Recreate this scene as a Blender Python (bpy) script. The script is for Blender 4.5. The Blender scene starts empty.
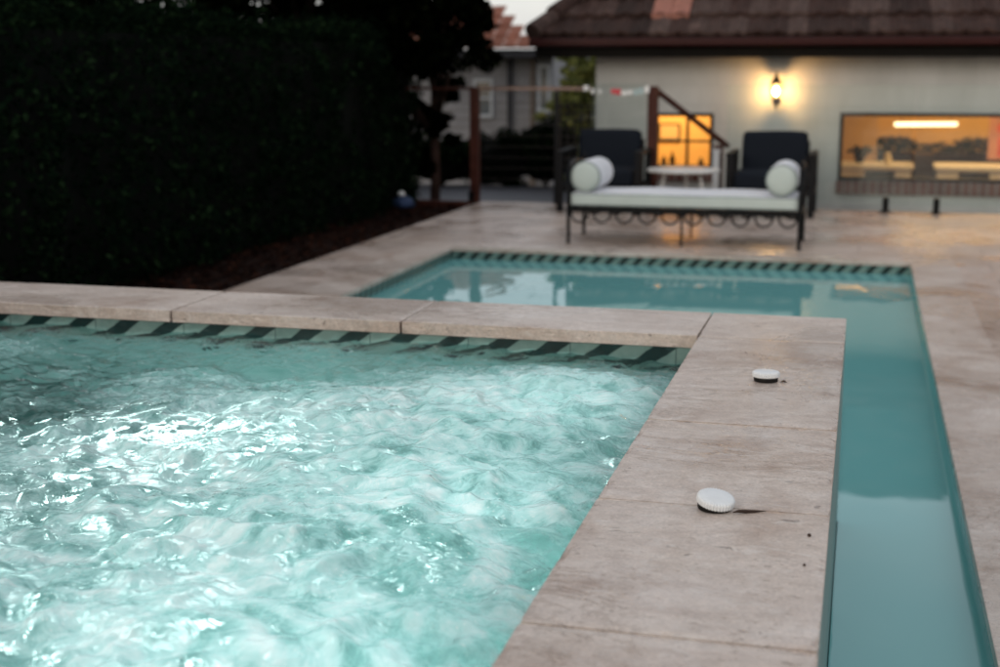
import bpy, bmesh, math, random
import numpy as np
from mathutils import Vector, Matrix
R = math.radians
random.seed(7)
rng = np.random.default_rng(11)
sc = bpy.context.scene
col = sc.collection

# ------------------------------------------------------------------ node helpers
def mat(name):
    m = bpy.data.materials.new(name); m.use_nodes = True
    nt = m.node_tree; nt.nodes.clear()
    out = nt.nodes.new('ShaderNodeOutputMaterial')
    return m, nt, out

def nd(nt, typ, **kw):
    n = nt.nodes.new(typ)
    for k, v in kw.items():
        if k.startswith('i_'):
            n.inputs[k[2:].replace('_', ' ')].default_value = v
        else:
            setattr(n, k, v)
    return n

def lk(nt, a, b): nt.links.new(a, b)

def ramp(nt, fac, stops, interp='LINEAR'):
    r = nt.nodes.new('ShaderNodeValToRGB'); cr = r.color_ramp; cr.interpolation = interp
    while len(cr.elements) > 1: cr.elements.remove(cr.elements[-1])
    for i, (p, c) in enumerate(stops):
        e = cr.elements[0] if i == 0 else cr.elements.new(p)
        e.position = p; e.color = (c[0], c[1], c[2], 1) if not isinstance(c, (int, float)) else (c, c, c, 1)
    lk(nt, fac, r.inputs[0]); return r.outputs[0]

def math_n(nt, op, a, b=None, clamp=False):
    n = nt.nodes.new('ShaderNodeMath'); n.operation = op; n.use_clamp = clamp
    for i, v in enumerate((a, b)):
        if v is None: continue
        if isinstance(v, (int, float)): n.inputs[i].default_value = v
        else: lk(nt, v, n.inputs[i])
    return n.outputs[0]

def mixc(nt, fac, a, b, blend='MIX'):
    n = nt.nodes.new('ShaderNodeMix'); n.data_type = 'RGBA'; n.blend_type = blend
    for s, v in ((n.inputs[0], fac), (n.inputs[6], a), (n.inputs[7], b)):
        if isinstance(v, (int, float)): s.default_value = v
        elif isinstance(v, tuple): s.default_value = (v[0], v[1], v[2], 1)
        else: lk(nt, v, s)
    return n.outputs[2]

def coords(nt, scale=(1, 1, 1), rot=(0, 0, 0), kind='Object'):
    tc = nt.nodes.new('ShaderNodeTexCoord'); mp = nt.nodes.new('ShaderNodeMapping')
    mp.inputs['Scale'].default_value = scale; mp.inputs['Rotation'].default_value = rot
    lk(nt, tc.outputs[kind], mp.inputs[0]); return mp.outputs[0]

def noise(nt, vec, scale, detail=4, rough=.55, dist=0):
    n = nd(nt, 'ShaderNodeTexNoise', i_Scale=scale, i_Detail=detail, i_Roughness=rough, i_Distortion=dist)
    if vec is not None: lk(nt, vec, n.inputs['Vector'])
    return n.outputs['Fac']

def bump(nt, h, strength=.3, dist=.01):
    b = nd(nt, 'ShaderNodeBump', i_Strength=strength, i_Distance=dist); lk(nt, h, b.inputs['Height']); return b.outputs[0]

def simple(name, c, rough=.5, var=.15, nscale=12, metal=0, bmp=.1, bdist=.002, spec=None):
    m, nt, out = mat(name)
    p = nd(nt, 'ShaderNodeBsdfPrincipled', i_Roughness=rough, i_Metallic=metal)
    f = noise(nt, coords(nt), nscale, 5)
    lo = tuple(x*(1-var) for x in c); hi = tuple(min(1, x*(1+var)) for x in c)
    lk(nt, ramp(nt, f, [(.3, lo), (.7, hi)]), p.inputs['Base Color'])
    if bmp: lk(nt, bump(nt, noise(nt, coords(nt), nscale*8, 3), bmp, bdist), p.inputs['Normal'])
    if spec is None and max(c) < .09 and rough > .3: spec = .12
    if spec is not None: p.inputs['Specular IOR Level'].default_value = spec
    lk(nt, p.outputs[0], out.inputs[0]); return m

def emit(name, c, s):
    m, nt, out = mat(name)
    e = nd(nt, 'ShaderNodeEmission', i_Strength=s); e.inputs[0].default_value = (*c, 1)
    lk(nt, e.outputs[0], out.inputs[0]); return m

# ------------------------------------------------------------------ materials
M = {}

def travertine(name, paver=False, wet=.5):
    m, nt, out = mat(name)
    p = nd(nt, 'ShaderNodeBsdfPrincipled')
    v = coords(nt)
    big = noise(nt, v, 1.9, 6, .62, .8)
    vs = coords(nt, (2.6, 5.2, 5))
    streak = noise(nt, vs, 1.5, 9, .70, 1.4)
    c = ramp(nt, streak, [(.22, (.44, .352, .297)), (.42, (.54, .455, .398)), (.56, (.61, .53, .472)), (.76, (.68, .62, .572))])
    blot = ramp(nt, big, [(.34, (.70, .61, .55)), (.48, (.95, .93, .91)), (.7, (1.06, 1.06, 1.07))])
    c = mixc(nt, 1, c, blot, 'MULTIPLY')
    # irregular mineral stains and small filled pits
    st = noise(nt, v, 6.5, 9, .72, 1.6)
    c = mixc(nt, ramp(nt, st, [(.60, 0), (.68, .45)]), c, (.33, .245, .205), 'MIX')
    sp = noise(nt, coords(nt, (.7, 1.6, 1)), 26, 3, .6, .5)
    vein = math_n(nt, 'ABSOLUTE', math_n(nt, 'SUBTRACT', noise(nt, coords(nt, (.8, 1.5, 1)), 3.2, 8, .72, 2.2), .5))
    vmask = ramp(nt, noise(nt, v, 1.3, 3), [(.5, 0), (.62, 1)])
    pit = math_n(nt, 'MAXIMUM', ramp(nt, sp, [(.685, 0), (.72, 1)]), math_n(nt, 'MULTIPLY', vmask, ramp(nt, vein, [(0, .75), (.006, .4), (.013, 0)])))
    c = mixc(nt, math_n(nt, 'MULTIPLY', pit, .6), c, (.10, .068, .052))
    fine = noise(nt, v, 160, 3)
    mid = noise(nt, v, 42, 5, .65, .4)
    c = mixc(nt, .5, c, ramp(nt, fine, [(.3, .68), (.7, 1.25)]), 'MULTIPLY')
    c = mixc(nt, .6, c, ramp(nt, mid, [(.3, .78), (.7, 1.16)]), 'MULTIPLY')
    sp2 = noise(nt, coords(nt, (.6, 1.3, 1.6)), 75, 3, .62, .6)
    pmask = ramp(nt, noise(nt, v, 5, 4, .6, .5), [(.42, 0), (.60, 1)])
    pit2 = math_n(nt, 'MULTIPLY', ramp(nt, sp2, [(.62, 0), (.67, 1)]), pmask)
    c = mixc(nt, math_n(nt, 'MULTIPLY', pit2, .62), c, (.17, .12, .095))
    crm = ramp(nt, noise(nt, coords(nt, (1.2, 2.4, 2)), 11, 7, .75, 1.2), [(.54, 0), (.66, .5)])
    c = mixc(nt, crm, c, (.70, .66, .62))
    pit = math_n(nt, 'MAXIMUM', pit, pit2)
    h = math_n(nt, 'SUBTRACT', math_n(nt, 'MULTIPLY', fine, .35), pit)
    if paver:
        tcv = coords(nt, (1, 1, 1))
        b = nd(nt, 'ShaderNodeTexBrick', offset=.5, i_Scale=1.0)
        b.inputs['Brick Width'].default_value = .915; b.inputs['Row Height'].default_value = .406
        b.inputs['Mortar Size'].default_value = .0035; b.inputs['Mortar Smooth'].default_value = .1
        b.inputs['Color1'].default_value = (.80, .76, .74, 1); b.inputs['Color2'].default_value = (1.08, 1.05, 1.05, 1)
        b.inputs['Mortar'].default_value = (.42, .36, .33, 1)
        lk(nt, tcv, b.inputs['Vector'])
        c = mixc(nt, .9, c, b.outputs['Color'], 'MULTIPLY')
        h = math_n(nt, 'SUBTRACT', h, b.outputs['Fac'])
    w = noise(nt, v, 1.3, 7, .68, 1.0)
    wetm = ramp(nt, w, [(.40, 0), (.62, 1)])
    rg = ramp(nt, wetm, [(0, .46), (1, .46 - .34*wet)])
    c = mixc(nt, math_n(nt, 'MULTIPLY', wetm, .30*wet), c, mixc(nt, 1, c, (.60, .53, .49), 'MULTIPLY'))
    lk(nt, c, p.inputs['Base Color']); lk(nt, rg, p.inputs['Roughness'])
    lk(nt, bump(nt, h, .5, .002), p.inputs['Normal'])
    lk(nt, p.outputs[0], out.inputs[0]); return m
M['coping'] = travertine('travertine_coping', False, .75)
M['deck'] = travertine('travertine_paving', True, 1.0)

def stripe_tile(name, period, joint, slant):
    m, nt, out = mat(name)
    p = nd(nt, 'ShaderNodeBsdfPrincipled', i_Roughness=.3); p.inputs['Specular IOR Level'].default_value = .22
    tc = nd(nt, 'ShaderNodeTexCoord'); s = nd(nt, 'ShaderNodeSeparateXYZ'); lk(nt, tc.outputs['Object'], s.inputs[0])
    u = math_n(nt, 'ADD', s.outputs[0], s.outputs[1])
    u = math_n(nt, 'SUBTRACT', u, math_n(nt, 'MULTIPLY', s.outputs[2], slant))
    u = math_n(nt, 'ADD', u, math_n(nt, 'MULTIPLY', math_n(nt, 'SUBTRACT', noise(nt, tc.outputs['Object'], 14, 2), .5), period*.12))
    fr = math_n(nt, 'FRACT', math_n(nt, 'DIVIDE', u, period))
    stp = ramp(nt, fr, [(0, 0), (.03, 1), (.44, 1), (.48, 0)])
    glaze = noise(nt, tc.outputs['Object'], 22, 4, .6)
    lt = ramp(nt, glaze, [(.3, (.12, .21, .19)), (.7, (.19, .29, .26))])
    dk = ramp(nt, glaze, [(.3, (.002, .010, .010)), (.7, (.006, .026, .025))])
    c = mixc(nt, stp, lt, dk)
    u2 = math_n(nt, 'FRACT', math_n(nt, 'DIVIDE', math_n(nt, 'ADD', s.outputs[0], s.outputs[1]), joint))
    jt = ramp(nt, u2, [(0, 1), (.006, 1), (.014, 0)])
    c = mixc(nt, jt, c, (.06, .10, .09))
    lk(nt, c, p.inputs['Base Color'])
    lk(nt, bump(nt, math_n(nt, 'SUBTRACT', glaze, jt), .15, .002), p.inputs['Normal'])
    lk(nt, p.outputs[0], out.inputs[0]); return m
M['spa_tile'] = stripe_tile('striped_spa_tile', .165, .330, 1.35)
M['pool_tile'] = stripe_tile('striped_pool_tile', .108, .324, .9)

M['teal_tile'] = simple('plain_teal_tile', (.16, .47, .45), .25, .12, 14)
M['plaster'] = simple('pool_plaster', (.30, .62, .60), .6, .08, 60)
M['spa_plaster'] = simple('spa_plaster', (.24, .45, .43), .6, .08, 9)
M['spa_lining'] = simple('spa_lining', (.14, .31, .295), .6, .1, 9)

def pool_water():
    m, nt, out = mat('pool_water')
    tr = nd(nt, 'ShaderNodeBsdfTransparent'); tr.inputs[0].default_value = (.74, .93, .94, 1)
    gl = nd(nt, 'ShaderNodeBsdfGlossy', i_Roughness=.015); gl.inputs[0].default_value = (.95, .98, 1, 1)
    fz = nd(nt, 'ShaderNodeFresnel', i_IOR=1.36)
    mx = nd(nt, 'ShaderNodeMixShader')
    h = noise(nt, coords(nt, (1, .55, 1)), 2.6, 2, .5, .5)
    b = bump(nt, h, .15, .02)
    lk(nt, b, gl.inputs['Normal']); lk(nt, b, fz.inputs['Normal'])
    df = nd(nt, 'ShaderNodeBsdfDiffuse'); df.inputs[0].default_value = (.225, .60, .60, 1)
    m2 = nd(nt, 'ShaderNodeMixShader', ); m2.inputs[0].default_value = .66
    lk(nt, tr.outputs[0], m2.inputs[1]); lk(nt, df.outputs[0], m2.inputs[2])
    lk(nt, fz.outputs[0], mx.inputs[0]); lk(nt, m2.outputs[0], mx.inputs[1]); lk(nt, gl.outputs[0], mx.inputs[2])
    lk(nt, mx.outputs[0], out.inputs[0]); return m
M['pool_water'] = pool_water()

def spa_water():
    m, nt, out = mat('spa_water')
    v0 = coords(nt)
    wn = nd(nt, 'ShaderNodeTexNoise', i_Scale=3.2, i_Detail=3, i_Roughness=.55); lk(nt, v0, wn.inputs['Vector'])
    vm = nd(nt, 'ShaderNodeVectorMath', operation='MULTIPLY_ADD'); vm.inputs[1].default_value = (.26, .26, 0); lk(nt, wn.outputs['Color'], vm.inputs[0]); lk(nt, v0, vm.inputs[2])
    v = vm.outputs[0]
    fm = nd(nt, 'ShaderNodeAttribute', attribute_name='foam').outputs['Fac']
    sk = nd(nt, 'ShaderNodeAttribute', attribute_name='streak').outputs['Fac']
    # chop, softer where the water is full of air
    n1 = noise(nt, v, 22, 3, .55, 1.0); n2 = noise(nt, v, 70, 4, .65, .8)
    h = math_n(nt, 'ADD', n1, math_n(nt, 'MULTIPLY', n2, .22))
    b = bump(nt, h, .40, .018)
    bs = bump(nt, math_n(nt, 'ADD', n1, math_n(nt, 'MULTIPLY', sk, .5)), .22, .018)
    gl = nd(nt, 'ShaderNodeBsdfGlossy', i_Roughness=.06); lk(nt, b, gl.inputs['Normal'])
    fz = nd(nt, 'ShaderNodeFresnel', i_IOR=1.33); lk(nt, b, fz.inputs['Normal'])
    rf = nd(nt, 'ShaderNodeBsdfRefraction', i_IOR=1.33, i_Roughness=.11); rf.inputs[0].default_value = (.78, .97, .95, 1); lk(nt, b, rf.inputs['Normal'])
    # aerated water: aqua with white bubble clouds drawn out along the flow
    f1 = noise(nt, v, 9, 7, .68, 1.6)
    f2 = noise(nt, v, 38, 5, .7, 1.4)
    cl = math_n(nt, 'ADD', math_n(nt, 'MULTIPLY', f1, .52), math_n(nt, 'MULTIPLY', f2, .36))
    cl = math_n(nt, 'ADD', cl, math_n(nt, 'MULTIPLY', sk, .22))
    cl = math_n(nt, 'ADD', cl, math_n(nt, 'MULTIPLY', math_n(nt, 'SUBTRACT', fm, .5), .14))
    vo = nd(nt, 'ShaderNodeTexVoronoi', i_Scale=95, i_Randomness=1.0); lk(nt, v, vo.inputs['Vector'])
    dots = ramp(nt, vo.outputs['Distance'], [(.10, 1), (.24, 0)])
    dm = math_n(nt, 'MULTIPLY', dots, ramp(nt, noise(nt, v0, 7, 4, .6, .5), [(.43, 0), (.56, .9)]))
    bodyc = ramp(nt, cl, [(.32, (.34, .64, .62)), (.45, (.48, .76, .75)), (.57, (.68, .87, .87)), (.66, (.90, .98, .98))])
    bodyc = mixc(nt, dm, bodyc, (.92, .98, .97))
    tl = nd(nt, 'ShaderNodeBsdfTranslucent'); lk(nt, bodyc, tl.inputs[0]); lk(nt, bs, tl.inputs['Normal'])
    df = nd(nt, 'ShaderNodeBsdfDiffuse'); lk(nt, bodyc, df.inputs[0]); lk(nt, bs, df.inputs['Normal'])
    ma = nd(nt, 'ShaderNodeMixShader'); ma.inputs[0].default_value = .52
    lk(nt, tl.outputs[0], ma.inputs[1]); lk(nt, df.outputs[0], ma.inputs[2])
    e = math_n(nt, 'ADD', fm, math_n(nt, 'MULTIPLY', math_n(nt, 'SUBTRACT', cl, .5), 2.2))
    e = math_n(nt, 'MULTIPLY', math_n(nt, 'SUBTRACT', e, .16), 1.25, True)
    e = math_n(nt, 'MAXIMUM', math_n(nt, 'MULTIPLY', e, .90), math_n(nt, 'MULTIPLY', dm, math_n(nt, 'MULTIPLY', fm, .8)))
    mb = nd(nt, 'ShaderNodeMixShader'); lk(nt, e, mb.inputs[0]); lk(nt, rf.outputs[0], mb.inputs[1]); lk(nt, ma.outputs[0], mb.inputs[2])
    fzz = math_n(nt, 'MULTIPLY', fz.outputs[0], .85)
    mx = nd(nt, 'ShaderNodeMixShader'); lk(nt, fzz, mx.inputs[0]); lk(nt, mb.outputs[0], mx.inputs[1]); lk(nt, gl.outputs[0], mx.inputs[2])
    lk(nt, mx.outputs[0], out.inputs[0]); return m
M['spa_water'] = spa_water()

def leafmat(name, c, rough=.45, trans=.25):
    m, nt, out = mat(name)
    g = nd(nt, 'ShaderNodeNewGeometry')
    r = g.outputs['Random Per Island']
    cc = ramp(nt, r, [(0, tuple(x*.45 for x in c)), (.6, c), (.88, (c[0]*1.9, c[1]*1.7, c[2]*1.3)), (1, (c[0]*4.2, c[1]*3.4, c[2]*2.8))])
    p = nd(nt, 'ShaderNodeBsdfPrincipled', i_Roughness=rough); p.inputs['Specular IOR Level'].default_value = .0
    lk(nt, cc, p.inputs['Base Color'])
    t = nd(nt, 'ShaderNodeBsdfTranslucent'); lk(nt, cc, t.inputs[0])
    mx = nd(nt, 'ShaderNodeMixShader'); mx.inputs[0].default_value = trans
    lk(nt, p.outputs[0], mx.inputs[1]); lk(nt, t.outputs[0], mx.inputs[2]); lk(nt, mx.outputs[0], out.inputs[0]); return m
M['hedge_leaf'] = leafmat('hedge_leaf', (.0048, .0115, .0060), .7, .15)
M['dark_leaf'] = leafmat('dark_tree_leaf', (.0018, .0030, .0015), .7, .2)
M['bush_leaf'] = leafmat('bush_leaf', (.0055, .0125, .0060), .7, .2)
M['green_leaf'] = leafmat('green_tree_leaf', (.27, .30, .11), .5, .35)
M['bark'] = simple('bark', (.022, .014, .011), .9, .4, 14, bmp=.6, bdist=.01)
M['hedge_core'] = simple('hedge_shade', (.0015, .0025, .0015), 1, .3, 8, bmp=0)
M['mulch'] = simple('mulch', (.020, .010, .008), .9, .5, 30, bmp=.8, bdist=.01)
M['soil'] = simple('soil_ground', (.05, .042, .032), .95, .3, 3, bmp=.4, bdist=.02)
M['path'] = simple('concrete_path', (.10, .105, .125), .6, .15, 2.2, bmp=.2)

def wallmat():
    m, nt, out = mat('painted_block_wall')
    p = nd(nt, 'ShaderNodeBsdfPrincipled', i_Roughness=.75)
    tc = nd(nt, 'ShaderNodeTexCoord'); mp = nd(nt, 'ShaderNodeMapping'); mp.inputs['Rotation'].default_value = (R(90), 0, 0)
    lk(nt, tc.outputs['Object'], mp.inputs[0])
    b = nd(nt, 'ShaderNodeTexBrick', offset=.5, i_Scale=1.0)
    b.inputs['Brick Width'].default_value = .39; b.inputs['Row Height'].default_value = .2
    b.inputs['Mortar Size'].default_value = .005; b.inputs['Mortar Smooth'].default_value = .4
    b.inputs['Color1'].default_value = (.50, .505, .49, 1); b.inputs['Color2'].default_value = (.53, .535, .52, 1); b.inputs['Mortar'].default_value = (.46, .465, .45, 1)
    lk(nt, mp.outputs[0], b.inputs['Vector'])
    n = noise(nt, coords(nt, (1.2, 1, .35)), 2.2, 6, .6, .5)
    c = mixc(nt, 1, b.outputs['Color'], ramp(nt, n, [(.3, (.85, .85, .84)), (.7, (1.06, 1.06, 1.06))]), 'MULTIPLY')
    lk(nt, c, p.inputs['Base Color'])
    lk(nt, bump(nt, math_n(nt, 'SUBTRACT', noise(nt, coords(nt), 60, 3), b.outputs['Fac']), .25, .006), p.inputs['Normal'])
    lk(nt, p.outputs[0], out.inputs[0]); return m
M['wall'] = wallmat()

def rooftile(name, c1, c2, c3):
    m, nt, out = mat(name)
    p = nd(nt, 'ShaderNodeBsdfPrincipled', i_Roughness=.8); p.inputs['Specular IOR Level'].default_value = .2
    g = nd(nt, 'ShaderNodeNewGeometry')
    base = ramp(nt, g.outputs['Random Per Island'], [(0, c1), (.5, c2), (1, c3)])
    n = noise(nt, coords(nt), 9, 6, .7, .4)
    c = mixc(nt, .8, base, ramp(nt, n, [(.3, (.5, .5, .5)), (.6, (1.05, 1.05, 1.05)), (.72, (2.6, 2.7, 2.6))]), 'MULTIPLY')
    lk(nt, c, p.inputs['Base Color']); lk(nt, bump(nt, n, .4, .01), p.inputs['Normal'])
    lk(nt, p.outputs[0], out.inputs[0]); return m
M['roof'] = rooftile('aged_roof_tile', (.024, .0125, .010), (.046, .023, .018), (.085, .055, .047))
M['terracotta'] = rooftile('terracotta_tile', (.22, .085, .055), (.30, .115, .075), (.36, .15, .10))
M['newtile'] = simple('new_orange_tile', (.30, .12, .085), .8, .2, 8)
M['gutter'] = simple('red_brown_gutter', (.030, .006, .006), .35, .15, 8, bmp=0)
M['soffit'] = simple('dark_soffit', (.006, .005, .004), .8, .2, 5, bmp=0)
M['black'] = simple('black_steel', (.005, .005, .0055), .38, .3, 30, metal=0, bmp=.15)
M['char'] = simple('charcoal_frame', (.008, .008, .009), .5, .2, 20)
M['chairfab'] = simple('charcoal_canvas', (.009, .012, .018), .85, .15, 120, bmp=.5, bdist=.001)
M['timber'] = simple('stained_timber', (.060, .019, .013), .45, .35, 9, bmp=.2)
M['rail'] = simple('weathered_rail', (.20, .125, .095), .55, .25, 9, bmp=.2)
M['white_fab'] = simple('white_canvas', (.68, .69, .72), .9, .04, 6, bmp=.35, bdist=.002)
M['cream_fab'] = simple('pale_green_canvas', (.54, .59, .55), .9, .04, 6, bmp=.35, bdist=.002)
M['pipe_fab'] = simple('grey_piping', (.25, .29, .28), .8, .1, 20)
M['tabletop'] = simple('white_table_top', (.62, .62, .60), .35, .05, 10, bmp=.05)
M['cap'] = simple('white_plastic', (.70, .725, .74), .38, .05, 40, bmp=.03)
M['capdark'] = simple('black_rubber', (.012, .011, .010), .6, .2, 40)
M['steel'] = simple('brushed_steel', (.45, .45, .46), .3, .1, 20, metal=1)
M['weatherboard'] = simple('pale_weatherboard', (.27, .265, .275), .7, .1, 4)
M['nb_white'] = simple('white_window_paint', (.52, .55, .58), .5, .05, 6)
M['nb_trim'] = simple('brown_downpipe', (.15, .115, .09), .6, .15, 6)
M['fascia'] = simple('dark_fascia', (.045, .045, .05), .6, .15, 6)
M['lattice'] = simple('dark_lattice', (.085, .072, .068), .7, .25, 9)
M['sill'] = simple('sill', (.30, .30, .28), .7, .1, 8)
M['orange_wall'] = simple('warm_interior_wall', (.58, .35, .13), .8, .06, 2, bmp=0)
M['tan_wall'] = simple('tan_interior_wall', (.50, .32, .16), .8, .06, 2, bmp=0)
M['floorboards'] = simple('interior_floor', (.22, .13, .07), .5, .2, 4)
M['bench_white'] = simple('white_benchtop', (.72, .68, .6), .3, .04, 6, bmp=0)
M['cab_dark'] = simple('dark_cabinet', (.026, .013, .007), .5, .3, 5, bmp=0)
M['red_paint'] = simple('red_paint', (.42, .055, .05), .6, .3, 7, bmp=0)
M['pink_paint'] = simple('pink_paint', (.36, .17, .13), .6, .2, 7, bmp=0)
M['pendant'] = emit('pendant_glow', (1, .72, .40), 4.5)
M['bulb'] = emit('lantern_bulb', (1, .57, .22), 560)
M['spa_lamp'] = emit('spa_lamp_glow', (.90, 1, .98), 10)  # emission of the floor lamps, most of them added for glints
M['spa_lamp_wide'] = emit('spa_wall_lamp_glow', (.86, 1, .98), 42)  # glow of the unseen fill lamps added on the spa walls
M['peg_red'] = simple('red_plastic', (.55, .045, .06), .5, .05, 6, bmp=0)
M['peg_white'] = simple('white_peg', (.78, .78, .76), .5, .05, 6, bmp=0)
M['peg_teal'] = simple('pale_teal_plastic', (.40, .55, .56), .5, .05, 6, bmp=0)
M['blue'] = simple('blue_fabric', (.022, .045, .11), .7, .3, 10, bmp=.2)
M['leafdry'] = simple('dry_leaf', (.045, .030, .024), .8, .3, 30)
M['curtain'] = simple('amber_curtain', (.42, .24, .10), .9, .25, 8, bmp=0)
M['dish'] = simple('ceramic', (.5, .42, .3), .4, .2, 9, bmp=0)

def glass(name, tint, ior=1.45, haze=0.0):
    m, nt, out = mat(name)
    t = nd(nt, 'ShaderNodeBsdfTransparent'); t.inputs[0].default_value = (*tint, 1)
    g = nd(nt, 'ShaderNodeBsdfGlossy', i_Roughness=.02)
    lw = nd(nt, 'ShaderNodeLayerWeight'); r0 = ((ior-1)/(ior+1))**2
    fr = math_n(nt, 'ADD', math_n(nt, 'MULTIPLY', math_n(nt, 'POWER', lw.outputs['Facing'], 5.0), 1-r0), r0, True)
    lw.inputs[0].default_value = .5
    mx = nd(nt, 'ShaderNodeMixShader'); lk(nt, fr, mx.inputs[0])
    src = t.outputs[0]
    if haze:
        d = nd(nt, 'ShaderNodeBsdfDiffuse'); d.inputs[0].default_value = (.55, .6, .6, 1)
        h = nd(nt, 'ShaderNodeMixShader')
        n = noise(nt, coords(nt, (1, 1, .4)), 3, 5, .6, .5)
        lk(nt, ramp(nt, n, [(.35, haze*.4), (.7, haze*1.5)]), h.inputs[0])
        lk(nt, src, h.inputs[1]); lk(nt, d.outputs[0], h.inputs[2]); src = h.outputs[0]
    lk(nt, src, mx.inputs[1]); lk(nt, g.outputs[0], mx.inputs[2]); lk(nt, mx.outputs[0], out.inputs[0]); return m
M['fence_glass'] = glass('fence_glass', (.94, .97, .96), 1.4, .022)
M['window_glass'] = glass('window_glass', (.95, .95, .93), 1.4)
M['lantern_glass'] = glass('lantern_glass', (1, .94, .82), 1.35)

# brick sill
def brickmat():
    m, nt, out = mat('red_brick')
    p = nd(nt, 'ShaderNodeBsdfPrincipled', i_Roughness=.8)
    g = nd(nt, 'ShaderNodeNewGeometry')
    lk(nt, ramp(nt, g.outputs['Random Per Island'], [(0, (.085, .032, .024)), (1, (.15, .058, .042))]), p.inputs['Base Color'])
    lk(nt, p.outputs[0], out.inputs[0]); return m
M['brick'] = brickmat()
M['mortar'] = simple('pale_mortar', (.30, .28, .26), .9, .1, 30)

# ------------------------------------------------------------------ mesh helpers
class B:
    def __init__(s): s.bm = bmesh.new()
    def box(s, c, d, rot=None, bevel=0, taper=None):
        r = bmesh.ops.create_cube(s.bm, size=1)
        vs = r['verts']
        mtx = Matrix.Translation(c) @ (rot.to_4x4() if rot is not None else Matrix.Identity(4)) @ Matrix.Diagonal((*d, 1))
        bmesh.ops.transform(s.bm, matrix=mtx, verts=vs)
        if bevel:
            es = list({e for v in vs for e in v.link_edges})
            bmesh.ops.bevel(s.bm, geom=es, offset=bevel, segments=2, affect='EDGES', profile=.5)
        return s
    def bx(s, x0, x1, y0, y1, z0, z1, bevel=0):
        return s.box(((x0+x1)/2, (y0+y1)/2, (z0+z1)/2), (x1-x0, y1-y0, z1-z0), bevel=bevel)
    def tube(s, pts, r, n=8, closed=False, caps=True):
        pts = [Vector(p) for p in pts]; rings = []
        N = len(pts)
        rr = r if isinstance(r, (list, tuple)) else [r]*N
        for i, p in enumerate(pts):
            a = pts[(i-1) % N] if (closed or i > 0) else p
            b = pts[(i+1) % N] if (closed or i < N-1) else p
            t = (b-a).normalized()
            up = Vector((0, 0, 1)) if abs(t.z) < .95 else Vector((0, 1, 0))
            u = t.cross(up).normalized(); w = u.cross(t).normalized()
            rings.append([s.bm.verts.new(p + (u*math.cos(2*math.pi*k/n) + w*math.sin(2*math.pi*k/n))*rr[i]) for k in range(n)])
        for i in range(N if closed else N-1):
            A, C = rings[i], rings[(i+1) % N]
            for k in range(n): s.bm.faces.new((A[k], A[(k+1) % n], C[(k+1) % n], C[k]))
        if caps and not closed:
            s.bm.faces.new(rings[0]); s.bm.faces.new(list(reversed(rings[-1])))
        return s
    def lathe(s, prof, c=(0, 0, 0), n=32, axis='Z', mod=None):
        rings = []
        for (r, z) in prof:
            ring = []
            for k in range(n):
                a = 2*math.pi*k/n; q = r if mod is None else mod(r, z, k)
                if axis == 'Z': p = (q*math.cos(a), q*math.sin(a), z)
                else: p = (q*math.cos(a), z, q*math.sin(a))
                ring.append(s.bm.verts.new(Vector(c)+Vector(p)))
            rings.append(ring)
        for A, C in zip(rings, rings[1:]):
            for k in range(n): s.bm.faces.new((A[k], A[(k+1) % n], C[(k+1) % n], C[k]))
        s.bm.faces.new(rings[0]); s.bm.faces.new(rings[-1])
        return s
    def poly(s, pts):
        s.bm.faces.new([s.bm.verts.new(p) for p in pts]); return s
    def build(s, name, m, parent=None, smooth=False, keep=False):
        if not keep: bmesh.ops.recalc_face_normals(s.bm, faces=s.bm.faces)
        me = bpy.data.meshes.new(name); s.bm.to_mesh(me); s.bm.free()
        if smooth:
            for f in me.polygons: f.use_smooth = True
        o = bpy.data.objects.new(name, me); col.objects.link(o)
        me.materials.append(m)
        if parent is not None: link_parent(o, parent)
        return o

def link_parent(o, parent):
    o.parent = parent
    pm = Matrix.Translation(parent.location) if parent.parent is None else Matrix.Translation(parent.location + parent.parent.location)
    if parent.type == 'EMPTY':
        # child meshes are modelled in world space unless the root sits at the origin
        o.matrix_parent_inverse = Matrix.Identity(4)
def thing(name, label, cat, loc=(0, 0, 0), rz=0, group=None):
    o = bpy.data.objects.new(name, None); o.empty_display_size = .1; col.objects.link(o)
    o.location = loc; o.rotation_euler = (0, 0, rz); o['label'] = label; o['category'] = cat
    if group: o['group'] = group
    return o
def tag(o, label, cat, group=None):
    o['label'] = label; o['category'] = cat
    if group: o['group'] = group
    return o
def struct(o): o['kind'] = 'structure'; return o
def dup_tree(o, parent=None):
    c = o.copy(); col.objects.link(c)
    if parent is not None: c.parent = parent
    for ch in list(o.children): dup_tree(ch, c)
    return c

def mesh_np(name, verts, faces, m, parent=None, smooth=False):
    me = bpy.data.meshes.new(name)
    verts = np.asarray(verts, dtype=np.float32); faces = np.asarray(faces, dtype=np.int32)
    k = faces.shape[1]
    me.vertices.add(len(verts)); me.vertices.foreach_set('co', verts.ravel())
    me.loops.add(faces.size); me.loops.foreach_set('vertex_index', faces.ravel())
    me.polygons.add(len(faces)); me.polygons.foreach_set('loop_start', np.arange(0, faces.size, k, dtype=np.int32))
    if smooth: me.polygons.foreach_set('use_smooth', np.ones(len(faces), dtype=bool))
    me.update(calc_edges=True); me.validate()
    o = bpy.data.objects.new(name, me); col.objects.link(o); me.materials.append(m)
    if parent is not None: o.parent = parent
    return o

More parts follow.
